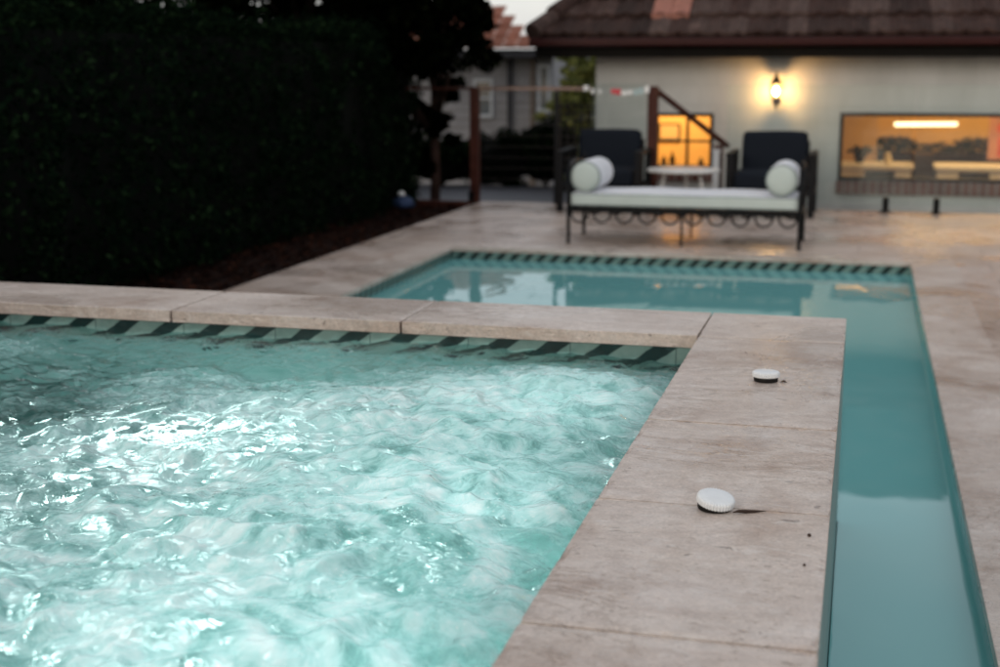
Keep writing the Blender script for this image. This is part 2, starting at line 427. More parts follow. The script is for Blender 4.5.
def leaves(name, pts, size, m, parent=None, outward=None, jitter=.9):
    """one leaf = folded pair of faces (6 verts) so each is an island"""
    n = len(pts)
    nrm = rng.normal(size=(n, 3)) * jitter
    if outward is not None: nrm = nrm + outward
    nrm[:, 2] += .35
    nrm /= np.linalg.norm(nrm, axis=1)[:, None] + 1e-9
    t = np.cross(nrm, rng.normal(size=(n, 3))); t /= np.linalg.norm(t, axis=1)[:, None] + 1e-9
    b = np.cross(nrm, t)
    L = (size * rng.uniform(.6, 1.35, n))[:, None]; W = L * .5
    a0 = pts - t*L*.5; a1 = pts + t*L*.5 - nrm*L*.12
    l1 = pts + b*W*.5 + nrm*W*.18; r1 = pts - b*W*.5 + nrm*W*.18
    V = np.stack([a0, r1, a1, l1], 1).reshape(-1, 3)
    i = np.arange(n)[:, None]*4
    F = np.concatenate([i+np.array([[0, 1, 2]]), i+np.array([[0, 2, 3]])], 0)
    return mesh_np(name, V, F, m, parent)

# value noise for numpy fields
def vnoise(x, y, seed, per=256):
    r = np.random.default_rng(seed); g = r.uniform(-1, 1, (per, per))
    xi = np.floor(x).astype(int); yi = np.floor(y).astype(int)
    fx = x-xi; fy = y-yi
    fx = fx*fx*fx*(fx*(fx*6-15)+10); fy = fy*fy*fy*(fy*(fy*6-15)+10)
    a = g[xi % per, yi % per]; b = g[(xi+1) % per, yi % per]; c = g[xi % per, (yi+1) % per]; d = g[(xi+1) % per, (yi+1) % per]
    return (a*(1-fx)+b*fx)*(1-fy) + (c*(1-fx)+d*fx)*fy
def fbm(x, y, seed, oct=4, gain=.5):
    s = 0; a = 1; t = 0
    for k in range(oct):
        ca, sa = math.cos(.7*k+.3), math.sin(.7*k+.3)
        s = s + a*vnoise((x*ca-y*sa)*2**k+17.3*k, (x*sa+y*ca)*2**k+5.1*k, seed+k); t += a; a *= gain
    return s/t

# ================================================================== SETTING
# pool opening: channel x -.03...378, body x -3.12...378
PX0, PX1, PY0, PY1 = -3.12, .378, -1.2, 10.46
DX0, DX1, DY0, DY1 = -3.9, 9.0, -4.0, 14.22
SX0, SX1, SY0, SY1 = -4.0, -.026, .55, 4.576           # spa outer
g = B()
def gridrect(x0, x1, y0, y1, z): g.poly([(x0, y0, z), (x1, y0, z), (x1, y1, z), (x0, y1, z)])
gb = B()
gb.poly([(-90, -60, -1.0), (90, -60, -1.0), (90, 130, -1.0), (-90, 130, -1.0)])
struct(gb.build('ground', M['soil']))
d = B()
d.bx(DX0, PX0-.30, SY1, DY1, -.9, 0)
d.bx(PX0-.30, PX1+.30, PY1+.30, DY1, -.9, 0)
d.bx(PX1+.30, DX1, DY0, DY1, -.9, 0)
d.bx(DX0, PX1+.30, DY0, PY0-.30, -.9, 0)
struct(d.build('deck', M['deck']))
gbd = B(); gbd.bx(-9.0, DX0-.04, -4, 14.0, -.9, -.045)
struct(gbd.build('garden_bed', M['mulch']))
pt = B(); pt.bx(-9.0, -3.05, 14.26, 17.4, -.9, -.10)
struct(pt.build('path', M['path']))

# mulch chips
n = 5200
px = rng.uniform(-4.9, -3.93, n); py = rng.uniform(4.6, 13.95, n); pz = np.full(n, -.035) + rng.uniform(0, .03, n)
tt = rng.uniform(0, 6.28, n); L = rng.uniform(.012, .04, n); W = rng.uniform(.005, .012, n); til = rng.uniform(-.4, .4, n)
u = np.stack([np.cos(tt), np.sin(tt), til], 1)*L[:, None]; w = np.stack([-np.sin(tt), np.cos(tt), rng.uniform(-.4, .4, n)], 1)*W[:, None]
c0 = np.stack([px, py, pz], 1)
V = np.stack([c0-u-w, c0+u-w, c0+u+w, c0-u+w], 1).reshape(-1, 3); F = np.arange(4*n).reshape(-1, 4)
mc = mesh_np('mulch', V, F, leafmat('mulch_chip', (.018, .0085, .0065), .8, 0)); mc['kind'] = 'stuff'

# ================================================================== POOL
pool = thing('swimming_pool', 'L-shaped teal plunge pool set flush in the travertine paving', 'pool')
b = B(); zf = -1.0
b.poly([(PX0, PY0, zf), (PX1, PY0, zf), (PX1, PY1, zf), (PX0, PY1, zf)])
b.build('floor', M['plaster'], pool)
B().bx(SX1, PX1, PY0, 7.6, -.99, -.42).build('ledge', M['plaster'], pool)
for nm, q in (('wall', [(PX0, PY0), (PX0, PY1)]), ('wall', [(PX0, PY1), (PX1, PY1)]), ('wall', [(PX1, PY1), (PX1, PY0)]), ('wall', [(PX1, PY0), (PX0, PY0)])):
    (xa, ya), (xb, yb) = q
    b = B(); b.poly([(xa, ya, zf), (xb, yb, zf), (xb, yb, -.19), (xa, ya, -.19)]); b.build(nm, M['plaster'], pool)
    b = B(); b.poly([(xa, ya, -.19), (xb, yb, -.19), (xb, yb, -.028), (xa, ya, -.028)]); b.build('waterline_tile', M['teal_tile'] if xa == xb == PX1 else M['pool_tile'], pool)
ov = .012
b = B()
b.bx(PX0-.30, PX0+ov, SY1, PY1-ov, -.028, .004, .003); b.build('coping', M['coping'], pool)
b = B(); b.bx(PX0-.30, PX1+.30, PY1-ov, PY1+.30, -.028, .004, .003); b.build('coping', M['coping'], pool)
b = B(); b.bx(PX1-ov, PX1+.30, PY0+.0, PY1-ov, -.028, .004, .003); b.build('coping', M['coping'], pool)
b = B(); b.bx(SX0, PX1+.30, PY0-.30, PY0, -.028, .004, .003); b.build('coping', M['coping'], pool)
b = B()
zw = -.088
b.poly([(SX1, PY0, zw), (PX1, PY0, zw), (PX1, PY1, zw), (PX0, PY1, zw), (PX0, SY1, zw), (SX1, SY1, zw)])
struct(b.build('pool_water', M['pool_water'], keep=True))

# ================================================================== SPA
IX0, IX1, IY0, IY1 = -3.6, -.46, .97, 4.15             # inner edge of coping
spa = thing('spa', 'raised bubbling spa with pink-grey stone coping and striped waterline tiles', 'spa')
def stone(x0, x1, y0, y1):
    j = .003
    b = B(); zt = .60 + random.uniform(-.0006, .0006); b.bx(x0+j, x1-j, y0+j, y1-j, .56, zt)
    bmesh.ops.subdivide_edges(b.bm, edges=b.bm.edges[:], cuts=40, use_grid_fill=True)
    vs = list(b.bm.verts); co_ = np.array([v.co[:] for v in vs])
    lo, hi = np.array([x0+j, y0+j, .56]), np.array([x1-j, y1-j, zt])
    onl = np.abs(co_-lo) < 1e-5; onh = np.abs(co_-hi) < 1e-5
    nz = fbm(co_[:, 0]*22+co_[:, 2]*30, co_[:, 1]*22+co_[:, 2]*17, 300, 4, .65)
    chip = .0016 + .0075*np.clip(nz-.12, 0, 1)
    edge_ = (onl | onh).sum(1) >= 2
    dirv = onl.astype(float) - onh.astype(float)
    amt = np.where(edge_, chip, 0)
    amt = amt + np.where((~edge_) & (~onh[:, 2]), .0035*np.clip(nz-.1, 0, 1), 0) + np.where((~edge_) & onh[:, 2], .0006*np.clip(nz, 0, 1), 0)
    co_ = co_ + dirv*amt[:, None]
    for v, p in zip(vs, co_): v.co = p
    b.build('coping_stone', M['coping'], spa)
for y0, y1 in ((.55, 1.25), (1.25, 1.87), (1.87, 2.49), (2.49, 3.11), (3.11, 4.15)): stone(IX1, SX1, y0, y1)
stone(IX1, SX1, 4.15, SY1)
for x0, x1 in ((-4.0, -3.03), (-3.03, -2.22), (-2.22, -1.41), (-1.41, IX1)): stone(x0, x1, IY1, SY1)
for y0, y1 in ((.55, 1.6), (1.6, 2.4), (2.4, 3.2), (3.2, IY1)): stone(SX0, IX0, y0, y1)
for x0, x1 in ((IX0, -2.6), (-2.6, -1.6), (-1.6, IX1)): stone(x0, x1, .55, IY0)
ti = .014
b = B()   # solid body: four walls
e = .003
b.bx(IX1+ti, SX1-e, SY0+e, SY1-e, -1.0, .558); b.bx(SX0+e, IX0-ti, SY0+e, SY1-e, -1.0, .558)
b.bx(IX0-ti, IX1+ti, IY1+ti, SY1-e, -1.0, .558); b.bx(IX0-ti, IX1+ti, SY0+e, IY0-ti, -1.0, .558)
b.build('wall', simple('spa_wall_render', (.15, .26, .255), .7, .1, 8), spa)
b = B(); b.bx(IX0-ti, IX1+ti, IY0-ti, IY1+ti, -.36, -.30); b.build('floor', M['spa_plaster'], spa)
t2 = .006
for (xa, ya, xb, yb) in ((IX0, IY1+ti-t2, IX1, IY1+ti-t2), (IX1+ti-t2, IY1, IX1+ti-t2, IY0), (IX0-ti+t2, IY0, IX0-ti+t2, IY1), (IX1, IY0-ti+t2, IX0, IY0-ti+t2)):
    b = B(); b.poly([(xa, ya, .40), (xb, yb, .40), (xb, yb, .559), (xa, ya, .559)]); b.build('waterline_tile', M['spa_tile'], spa)
    b = B(); b.poly([(xa, ya, -.30), (xb, yb, -.30), (xb, yb, .40), (xa, ya, .40)]); b.build('lining', M['spa_lining'], spa)
# water surface, turbulent
dx = .0075
gx = np.arange(IX0-.006, IX1+.0061, dx); gy = np.arange(IY0-.006, IY1+.0061, dx)
X, Y = np.meshgrid(gx, gy, indexing='ij')
wx = X + .10*fbm(X*2.2, Y*2.2, 40, 3); wy = Y + .10*fbm(X*2.2, Y*2.2, 50, 3)
Z = .012*fbm(wx*4, wy*4, 1, 3) 
rid = 1-np.abs(fbm(wx*9, wy*9, 7, 3)); Z += .016*(rid**2-.6)
Z += .0052*fbm(wx*24, wy*24, 13, 4, .6); Z += .020*fbm(wx*1.6, wy*1.6, 33, 2)
streak = np.zeros_like(X)
foam = .42 + .55*fbm(wx*1.9, wy*1.9, 21, 4)
boils = [(-1.02, 2.42, .42, .050, 1.0), (-.98, 1.90, .34, .035, .9), (-.80, 3.30, .40, .030, .62), (-1.75, 2.55, .36, .030, .55), (-2.35, 2.1, .4, .03, .5), (-1.55, 1.75, .35, .03, .6), (-1.35, 3.05, .38, .022, .40), (-2.6, 3.0, .4, .02, .25), (-.62, 2.05, .30, .02, .75), (-.68, 2.75, .34, .02, .8), (-.66, 1.55, .30, .02, .7), (-2.9, 3.6, .45, .015, .25), (-.75, 3.65, .32, .018, .35)]
for (bx_, by_, br, amp, fo) in boils:
    ang = np.arctan2(Y-by_, X-bx_)
    r = np.hypot(X-bx_, Y-by_) + .05*fbm(X*5, Y*5, 60, 2)
    gsn = np.exp(-(r/br)**2)
    Z += 1.25*amp*gsn*(1+.25*fbm(X*7, Y*7, 70, 2))
    Z += .0045*np.cos(r*52 + 1.5*fbm(X*4, Y*4, 80, 2))*np.exp(-((r-br*.7)/(br*.6))**2)
    # radial streaking of the upwelling
    rad_ = fbm(ang*6 + 1.2*np.sin(r*7+bx_*9), r*5, 90, 4, .6)
    Z += .0042*gsn*rad_*(1-np.exp(-(r/.10)**2))
    streak += np.exp(-(r/(br*1.5))**2)*(1-np.exp(-(r/.16)**2))*rad_*fo*1.5
    foam += fo*np.exp(-(r/(br*1.05))**2)*(.8+.4*fbm(ang*5+9, r*5, 95, 3))
edge = np.clip((IY1-Y)/.45, 0, 1)                 # calmer under the far tiles
calm = .9+.1*edge
Z = .524 + Z*calm
foam = np.clip(foam*(.34+.66*np.clip((IY1-.08-Y)/.5, 0, 1)), 0, 1)
nx, ny = X.shape
V = np.stack([X.ravel(), Y.ravel(), Z.ravel()], 1)
idx = np.arange(nx*ny).reshape(nx, ny)
F = np.stack([idx[:-1, :-1], idx[1:, :-1], idx[1:, 1:], idx[:-1, 1:]], -1).reshape(-1, 4)
sw = mesh_np('spa_water', V, F, M['spa_water'], None, True); struct(sw)
a = sw.data.attributes.new('streak', 'FLOAT', 'POINT'); a.data.foreach_set('value', np.clip(streak, -1, 1).ravel().astype(np.float32))
a = sw.data.attributes.new('foam', 'FLOAT', 'POINT'); a.data.foreach_set('value', foam.ravel().astype(np.float32))

# floor lamps: one light read off the lit patch, the rest added for glints
def glint_lamp(x, y, z, rad):
    h_ = B().lathe([(rad+.03, 0), (rad+.03, .025), (rad, .03), (rad, .02)], (x, y, z), 24).build('underwater_light', M['steel'], spa, True)
    B().lathe([(rad-.004, .022), (rad*.7, .032), (rad*.2, .036)], (x, y, z), 24).build('lens', M['spa_lamp'], h_, True)
for q in ((-3.1, 3.8, -.30, .11), (-2.02, 3.62, -.30, .18), (-1.72, 3.86, -.30, .12), (-1.52, 2.85, -.30, .09), (-2.75, 3.45, -.30, .12), (-2.2, 3.05, -.30, .07), (-2.65, 2.85, -.30, .07), (-1.9, 2.62, -.30, .06), (-1.42, 2.35, -.30, .05), (-1.15, 3.1, -.30, .05)): glint_lamp(*q)
for (p, ax) in (((-.475, 2.55, .16), 'x'), ((-.475, 1.75, .16), 'x'), ((-2.0, .985, .16), 'y'), ((-1.0, .985, .16), 'y'), ((-.475, 3.4, .16), 'x')):  # unseen fill lamps added on the hidden walls to brighten the foam
    rot_ = Matrix.Rotation(R(-90), 4, 'Y') if ax == 'x' else Matrix.Rotation(R(-90), 4, 'X')
    for k_, (nm_, prof_, mm_) in enumerate((('underwater_light', [(.15, -.012), (.15, .008), (.118, .012), (.118, .006)], M['steel']), ('lens', [(.115, .008), (.08, .016), (.02, .019)], M['spa_lamp_wide']))):
        bb = B().lathe(prof_, n=24); bmesh.ops.transform(bb.bm, matrix=Matrix.Translation(p) @ rot_, verts=bb.bm.verts)
        hh = bb.build(nm_, mm_, spa if k_ == 0 else hh, True)

# ------------------------------------------------------------------ air control caps
def air_cap(loc, tilt, label, rz):
    t = thing('air_control_cap', label, 'spa control', loc, rz, 'white ribbed caps on the spa coping')
    N = 144; rr = .0355
    mod = lambda r, z, k: r*(1 - (.055 if (k % 4) in (0, 1) and r > .029 else 0))
    prof = [(rr*.90, .006), (rr*.985, .0075), (rr, .0095), (rr, .0165), (rr*.955, .0192), (rr*.86, .0208), (rr*.80, .0206), (rr*.74, .0214), (rr*.5, .0224), (rr*.2, .0227), (rr*.05, .0227)]
    c = B().lathe([(r_, z_+.005) for r_, z_ in prof], n=N, mod=mod).build('cap', M['cap'], t, False)
    c.rotation_euler = tilt
    s = B().lathe([(.030, .0002), (.031, .002), (.031, .0125), (.027, .014)], n=40).build('base_ring', M['capdark'], t, True)
    s.rotation_euler = (tilt[0]*.4, tilt[1]*.4, 0)
    return t
air_cap((-.236, 2.475, .6007), (R(11), R(7), 0), 'white ribbed round cap on the spa coping, the nearer and more tilted one', .2)
air_cap((-.218, 3.575, .6007), (R(-1), 0, 0), 'flat white ribbed cap on the spa coping, farther one near the corner', .5)
# dry leaf and twig by the near cap
b = B()
b.tube([(-.200, 2.452, .603), (-.190, 2.456, .605), (-.178, 2.462, .6035), (-.160, 2.470, .6025), (-.142, 2.478, .602)], [.0010, .0030, .0036, .0022, .0006], 6)
tag(b.build('dry_leaf', M['leafdry'], None, True), 'thin curled dry leaf lying beside the nearer white cap', 'leaf')
b = B(); b.tube([(-.180, 3.565, .602), (-.172, 3.562, .6055), (-.163, 3.560, .603)], [.0008, .0035, .0008], 6)
tag(b.build('dry_leaf', M['leafdry'], None, True), 'tiny brown leaf scrap beside the farther flat white cap', 'leaf')
for (x, y, s, lab) in ((-.060, 2.36, .0036, 'small dark berry on the coping near its pool-side edge'), (-.062, 2.21, .0026, 'tiny dark speck of debris at the coping edge')):
    b = B(); b.lathe([(s*.3, 0), (s*.9, s*.3), (s, s*.8), (s*.6, s*1.4), (s*.1, s*1.6)], (x, y, .6004), 12); tag(b.build('debris', M['leafdry'], None, True), lab, 'debris')

# ================================================================== DAYBED
db = thing('daybed', 'black wrought iron daybed with scalloped apron and long white mattress', 'daybed', (-1.37, 11.30, 0))
hx, hy = .915, .325
for (x, y) in ((-hx, -hy), (hx, -hy), (-hx, hy), (hx, hy)):
    top = .655
    b = B(); b.tube([(x, y, .0), (x, y, .02), (x, y, .30), (x, y, top)], [.020, .015, .016, .015], 8)
    b.lathe([(.004, -.018), (.016, -.008), (.017, .003), (.006, .016)], (x, y, top+.012), 12)
    b.build('leg', M['black'], db, True)
for y in (-hy, hy):
    B().tube([(0, y, 0), (0, y, .28)], .010, 8).build('leg', M['black'], db, True)
for sx in (-1, 1):
    x = sx*hx; b = B()
    # end frame: arched top rail with scrolls
    pts = [(x, -hy + (2*hy)*k/20, .60 + .055*math.sin(math.pi*k/20)) for k in range(21)]
    b.tube(pts, .014, 8)
    b.tube([(x, -hy, .40), (x, hy, .40)], .007, 6)
    for k in (-.18, 0, .18): b.tube([(x, k, .27), (x, k, .63)], .009, 6)
    for k in (-.09, .09):
        b.tube([(x, k+.045*math.cos(t_), .485+.06*math.sin(t_)) for t_ in np.linspace(0, 2*math.pi, 16, endpoint=False)], .005, 6, True)
    b.build('end_frame', M['black'], db, True)
b = B()
b.bx(-hx, hx, -hy-.012, -hy+.012, .255, .300, .003); b.bx(-hx, hx, hy-.012, hy+.012, .262, .300, .003)
b.bx(-hx-.012, -hx+.012, -hy+.012, hy-.012, .264, .298); b.bx(hx-.012, hx+.012, -hy+.012, hy-.012, .264, .298)
for k in range(1, 8):
    xx = -hx + 2*hx*k/8; b.bx(xx-.012, xx+.012, -hy+.012, hy-.012, .270, .290)
b.build('bed_rail', M['black'], db)
for k in range(10):
    xx = -hx + 2*hx*(k+.5)/10
    cx = .068
    pts = [(xx + cx*math.cos(t_), -hy, .245 + .072*math.sin(t_)) for t_ in np.linspace(math.pi-.35, 2*math.pi+.35, 20)]
    B().tube(pts, .009, 6).build('apron_loop', M['black'], db, True)
    pts = [(xx + cx*math.cos(t_), hy, .245 + .072*math.sin(t_)) for t_ in np.linspace(math.pi-.35, 2*math.pi+.35, 20)]
    B().tube(pts, .009, 6).build('apron_loop', M['black'], db, True)

def cushion(x0, x1, y0, y1, z0, z1, rad, crown, m, name, parent, nn=22):
    b = B(); b.bx(x0, x1, y0, y1, z0, z1)
    bmesh.ops.subdivide_edges(b.bm, edges=b.bm.edges[:], cuts=nn, use_grid_fill=True)
    cx, cy, cz = (x0+x1)/2, (y0+y1)/2, (z0+z1)/2; hx_, hy_, hz_ = (x1-x0)/2, (y1-y0)/2, (z1-z0)/2
    for v in b.bm.verts:
        p = v.co - Vector((cx, cy, cz))
        q = Vector([max(-h+rad, min(h-rad, c)) for c, h in zip(p, (hx_, hy_, hz_))])
        dd = p-q
        if dd.length > 1e-6: p = q + dd.normalized()*rad
        if p.z > 0:
            ex = 1-abs(p.x/hx_)**3; ey = 1-abs(p.y/hy_)**3
            p.z += crown*max(0, ex)*max(0, ey) + .004*math.sin(p.x*9+1)*math.cos(p.y*11)
        v.co = p + Vector((cx, cy, cz))
    return b.build(name, m, parent, True)
mt = cushion(-hx+.016, hx-.016, -hy-.005, hy-.02, .301, .405, .028, .012, M['cream_fab'], 'mattress', db, 30)
# white top panel and piping as real pieces
cushion(-hx+.030, hx-.030, -hy+.010, hy-.032, .385, .4085, .011, .012, M['white_fab'], 'top_panel', mt, 30)
def rr_path(x0, x1, y0, y1, r, z):
    pts = []
    for (cx, cy, a0) in ((x1-r, y1-r, 0), (x0+r, y1-r, 90), (x0+r, y0+r, 180), (x1-r, y0+r, 270)):
        for k in range(6):
            a_ = R(a0+18*k); pts.append((cx+r*math.cos(a_), cy+r*math.sin(a_), z))
    return pts
b = B(); b.tube(rr_path(-hx+.020, hx-.020, -hy+.000, hy-.024, .03, .398), .005, 6, True); b.build('piping', M['pipe_fab'], mt, True)
b = B(); b.tube(rr_path(-hx+.018, hx-.018, -hy-.004, hy-.021, .03, .312), .005, 6, True); b.build('piping', M['pipe_fab'], mt, True)

def bolster(x, label):
    r = .124; z = .410 + r; L0, L1 = -.31, .31
    t = thing('bolster_cushion', label, 'cushion', (x, 11.30, 0), 0, 'bolster cushions on the daybed')
    prof = [(r*.55, L0+.012), (r*.9, L0+.016), (r*.97, L0+.022), (r, L0+.035), (r*1.015, -.1), (r*1.02, 0), (r*1.01, .15), (r, L1-.03), (r*.95, L1-.018), (r*.5, L1-.01)]
    B().lathe(prof, (0, 0, z), 40, 'Y').build('cover', M['white_fab'], t, True)
    B().lathe([(r*.93, L0+.014), (r*.90, L0+.004), (r*.6, L0-.006), (r*.1, L0-.010)], (0, 0, z), 40, 'Y').build('end_panel', M['cream_fab'], t, True)
    b = B(); b.tube([(r*.965*math.cos(a_), L0+.016, z+r*.965*math.sin(a_)) for a_ in np.linspace(0, 2*math.pi, 40, endpoint=False)], .006, 6, True); b.build('piping', M['pipe_fab'], t, True)
    b = B(); b.tube([(r*.96*math.cos(a_), L1-.018, z+r*.96*math.sin(a_)) for a_ in np.linspace(0, 2*math.pi, 40, endpoint=False)], .006, 6, True); b.build('piping', M['pipe_fab'], t, True)
bolster(-1.37-.785, 'white round bolster lying on the left end of the daybed')
bolster(-1.37+.765, 'white round bolster lying on the right end of the daybed')

# ================================================================== ARMCHAIRS
def armchair(loc, rz, label):
    t = thing('armchair', label, 'armchair', loc, rz, 'charcoal armchairs behind the daybed')
    W = .385
    for s in (-1, 1):
        x = s*(W)
        b = B(); b.bx(x-.035, x+.035, -.36, .36, .56, .60, .004); b.build('armrest', M['char'], t)
        B().bx(x-.03, x+.03, -.355, -.30, 0, .56, .003).build('leg', M['char'], t)
        B().bx(x-.03, x+.03, .30, .355, 0, .56, .003).build('leg', M['char'], t)
        b = B(); b.bx(x-.024, x+.024, -.30, .30, .20, .26); b.build('side_rail', M['char'], t)
    b = B(); b.bx(-W+.035, W-.035, -.35, -.31, .20, .27); b.bx(-W+.035, W-.035, .31, .35, .20, .27); b.bx(-W+.035, W-.035, -.31, .31, .215, .245); b.build('seat_frame', M['char'], t)
    cushion(-W+.045, W-.045, -.37, .26, .255, .42, .04, .012, M['chairfab'], 'seat_cushion', t, 14)
    bc = cushion(-.315, .315, -.075, .075, 0, .47, .045, 0, M['chairfab'], 'back_cushion', t, 14)
    bc.location = (0, .245, .315); bc.rotation_euler = (R(-9), 0, 0)
    b = B(); b.bx(-.33, .33, -.015, .015, 0, .44, .004); o = b.build('back_frame', M['char'], t); o.location = (0, .345, .25); o.rotation_euler = (R(-9), 0, 0)
    return t
armchair((-.845, 13.70, 0), 0, 'charcoal outdoor armchair under the wall lantern, right of the white table')
armchair((-2.49, 13.72, 0), 0, 'charcoal outdoor armchair left of the white table, before the fence')

# side table
t = thing('side_table', 'small round white side table between the two charcoal armchairs', 'table', (-1.64, 13.2, 0))
B().lathe([(.30, .425), (.338, .430), (.345, .440), (.345, .450), (.338, .455), (.02, .456)], n=48).build('table_top', M['tabletop'], t, True)
for k in range(3):
    a_ = R(90+120*k)
    B().tube([(.27*math.cos(a_), .27*math.sin(a_), 0), (.19*math.cos(a_), .19*math.sin(a_), .43)], [.013, .016], 8).build('leg', M['tabletop'], t, True)

# ================================================================== FENCE
def glass_panel(x0, x1, label, y=14.10):
    t = thing('glass_fence_panel', label, 'fence panel', ((x0+x1)/2, y, 0), 0, 'frameless glass pool fence panels')
    h = (x1-x0)/2
    b = B(); b.bx(-h, h, -.006, .006, .075, 1.235, .001); b.build('glass_sheet', M['fence_glass'], t)
    for s in (-1, 1):
        x = s*(h-.23)
        q = B(); q.bx(x-.030, x+.030, -.030, .030, .012, .150, .006); q.bx(x-.052, x+.052, -.052, .052, 0.001, .012, .003); q.build('spigot', M['black'], t)
glass_panel(-1.335, .46, 'clear glass fence panel on black spigots behind the right armchair')
glass_panel(.475, 2.25, 'clear glass fence panel at the right before the wide kitchen window')
glass_panel(-2.70, -2.13, 'narrow clear glass fence panel behind the left armchair')

# left: timber posts, top rail and wires
f = thing('wire_fence', 'brown timber post and rail fence with thin wires beside the hedge', 'fence', (-3.94, 14.1, 0))
B().bx(-.045, .045, -.045, .045, -.2, 1.20, .004).build('post', M['timber'], f)
B().bx(-.055, .005, -.075, -.046, -.1, .12, .003).build('post_bracket', M['black'], f)
b = B(); b.bx(-.75, -.046, -.03, .03, 1.165, 1.195, .004); b.build('top_rail', M['timber'], f)
b = B(); b.bx(.046, 1.23, -.03, .03, 1.165, 1.20, .004); b.build('top_rail', M['rail'], f)
for k in range(9):
    z = .14+.112*k
    B().tube([(.045, 0, z), (.85, 0, z)], .0016, 5).build('wire', M['lattice'], f)
B().bx(.85, .89, -.02, .02, -.1, 1.164, .003).build('post', M['char'], f)

# stair handrail
f = thing('stair_handrail', 'brown timber stair handrail sloping down between two posts', 'handrail', (-2.075, 14.1, 0))
B().bx(-.05, .05, -.05, .05, -.2, 1.21, .004).build('post', M['timber'], f)
B().bx(.61-.045, .61+.045, .54, .63, -.95, .60, .004).build('post', M['timber'], f)
a0 = Vector((.0, .0, 1.19)); a1 = Vector((.70, .64, .585)); dv = a1-a0
q = dv.to_track_quat('X', 'Z')
b = B(); b.box((a0+a1)/2, (dv.length, .06, .045), q.to_matrix(), .004); b.build('sloping_rail', M['timber'], f)
# stairs from the deck to the path beside the house
t = thing('garden_stairs', 'timber steps leading down behind the glass fence', 'stairs', (-1.75, 14.3, 0))
for k in range(4): B().bx(-.3+.22*k, -.06+.22*k, .0, .75, -.22*(k+1)-.04, -.22*(k+1), .003).build('tread', M['timber'], t)
# white pvc post by the stair
t = thing('white_post', 'slim white post standing beside the lower stair post', 'post', (-1.475, 14.55, 0))
B().bx(-.032, .032, -.032, .032, -.8, .54, .004).build('shaft', M['nb_white'], t)
B().bx(-.042, .042, -.042, .042, .541, .565, .004).build('post_cap', M['nb_white'], t)

# small things pegged along the rail
t = thing('peg_line', 'short string of white and red pegs on the fence rail', 'peg line', (-2.42, 14.03, 1.19))
B().tube([(-.36, 0, 0), (-.2, 0, -.025), (0, 0, -.035), (.2, 0, -.025), (.31, 0, .01)], .003, 5).build('string', M['steel'], t)
for (x, w_, h_, m_, z_) in ((-.33, .05, .05, 'peg_white', .0), (-.26, .03, .05, 'peg_white', -.03), (-.19, .025, .04, 'peg_white', -.035), (-.05, .045, .05, 'peg_red', -.03), (0, .05, .06, 'peg_red', -.035), (.06, .06, .04, 'peg_white', -.05), (.12, .05, .04, 'peg_white', -.04), (.18, .03, .06, 'peg_teal', -.04), (.23, .03, .07, 'peg_teal', -.03), (.29, .045, .07, 'peg_white', -.01)):
    B().bx(x-w_/2, x+w_/2, -.016, -.004, z_-h_/2, z_+h_/2, .004).build('peg', M[m_], t)

# ================================================================== HOUSE
HY = 15.4
house = thing('house', 'cream painted block house with dark tiled hip roof and lit windows', 'house', (0, 0, 0))
WX0, WX1, WZ0, WZ1 = -2.91, 6.0, -1.0, 1.60
w1 = (-2.245, -1.60, .30, .905); w2 = (-.262, 2.62, .205, .925)     # window openings
sl1 = (w1[0]-.01, w1[1]+.01, .165, .298); sl2 = (w2[0]-.015, w2[1]+.015, .066, .203)
b = B()
T = .2
def wbx(x0, x1, z0, z1): b.bx(x0, x1, HY, HY+T, z0, z1)
wbx(WX0, w1[0], WZ0, WZ1); wbx(w1[1], w2[0], WZ0, WZ1); wbx(w2[1], WX1, WZ0, WZ1)
for w_ in (w1, w2): wbx(w_[0], w_[1], WZ0, w_[2]); wbx(w_[0], w_[1], w_[3], WZ1)
b.bx(WX0, WX0+T, HY+T, HY+7, WZ0, WZ1)
b.bx(WX1-T, WX1, HY+T, HY+7, WZ0, WZ1); b.bx(WX0+T, WX1-T, HY+6.8, HY+7, WZ0, WZ1)
b.build('wall', M['wall'], house)
# roof in overlapping tile courses
ex0, ey0, ez0 = -3.52, 14.9, 1.70
sl = .62; rise_end = 3.4; ridge_y = ey0+rise_end; ridge_z = ez0+sl*rise_end; hipdx = .53
rb = B(); rs = random.Random(5)
course = .33; nC = int(rise_end/course)+1
lenx = 10.5
for ci in range(nC):
    y0 = ey0+course*ci; y1 = min(y0+course+.06, ridge_y+.05)
    xs = ex0 + hipdx*(y0-ey0)
    x = xs + (rs.random()*.05); tw = .205
    i = 0
    while x < ex0+lenx:
        z0 = ez0+sl*(y0-ey0); z1 = ez0+sl*(y1-ey0)
        xa, xb = x, x+tw-.004
        lift = .062 + rs.uniform(-.005, .005)
        # wavy interlocking profile: pan + roll
        sec = [(0, 0), (.16, -.004), (.34, .0), (.44, .013), (.56, .018), (.68, .013), (.78, .0), (1, 0)]
        fr = []
        for (u_, h_) in sec: fr.append((xa+(xb-xa)*u_, y0+rs.uniform(-.004, .004)*0, z0+lift+h_))
        bk = [(p[0]+hipdx*0, y1, p[2]-z0+z1-lift+.004) for p in fr]
        fv = [rb.bm.verts.new(p) for p in fr]; bv = [rb.bm.verts.new(p) for p in bk]
        lo = [rb.bm.verts.new((p[0], p[1]+.004, p[2]-.034)) for p in fr]
        skip = (ci == 1 and abs((xa+xb)/2 + 2.07) < .28)
        for k in range(len(sec)-1):
            rb.bm.faces.new((fv[k], fv[k+1], bv[k+1], bv[k])); rb.bm.faces.new((lo[k], lo[k+1], fv[k+1], fv[k]))
        if skip:
            for v_ in fv+bv+lo: v_.co.z -= .06
        x += tw
roof = rb.build('roof', M['roof'], house)
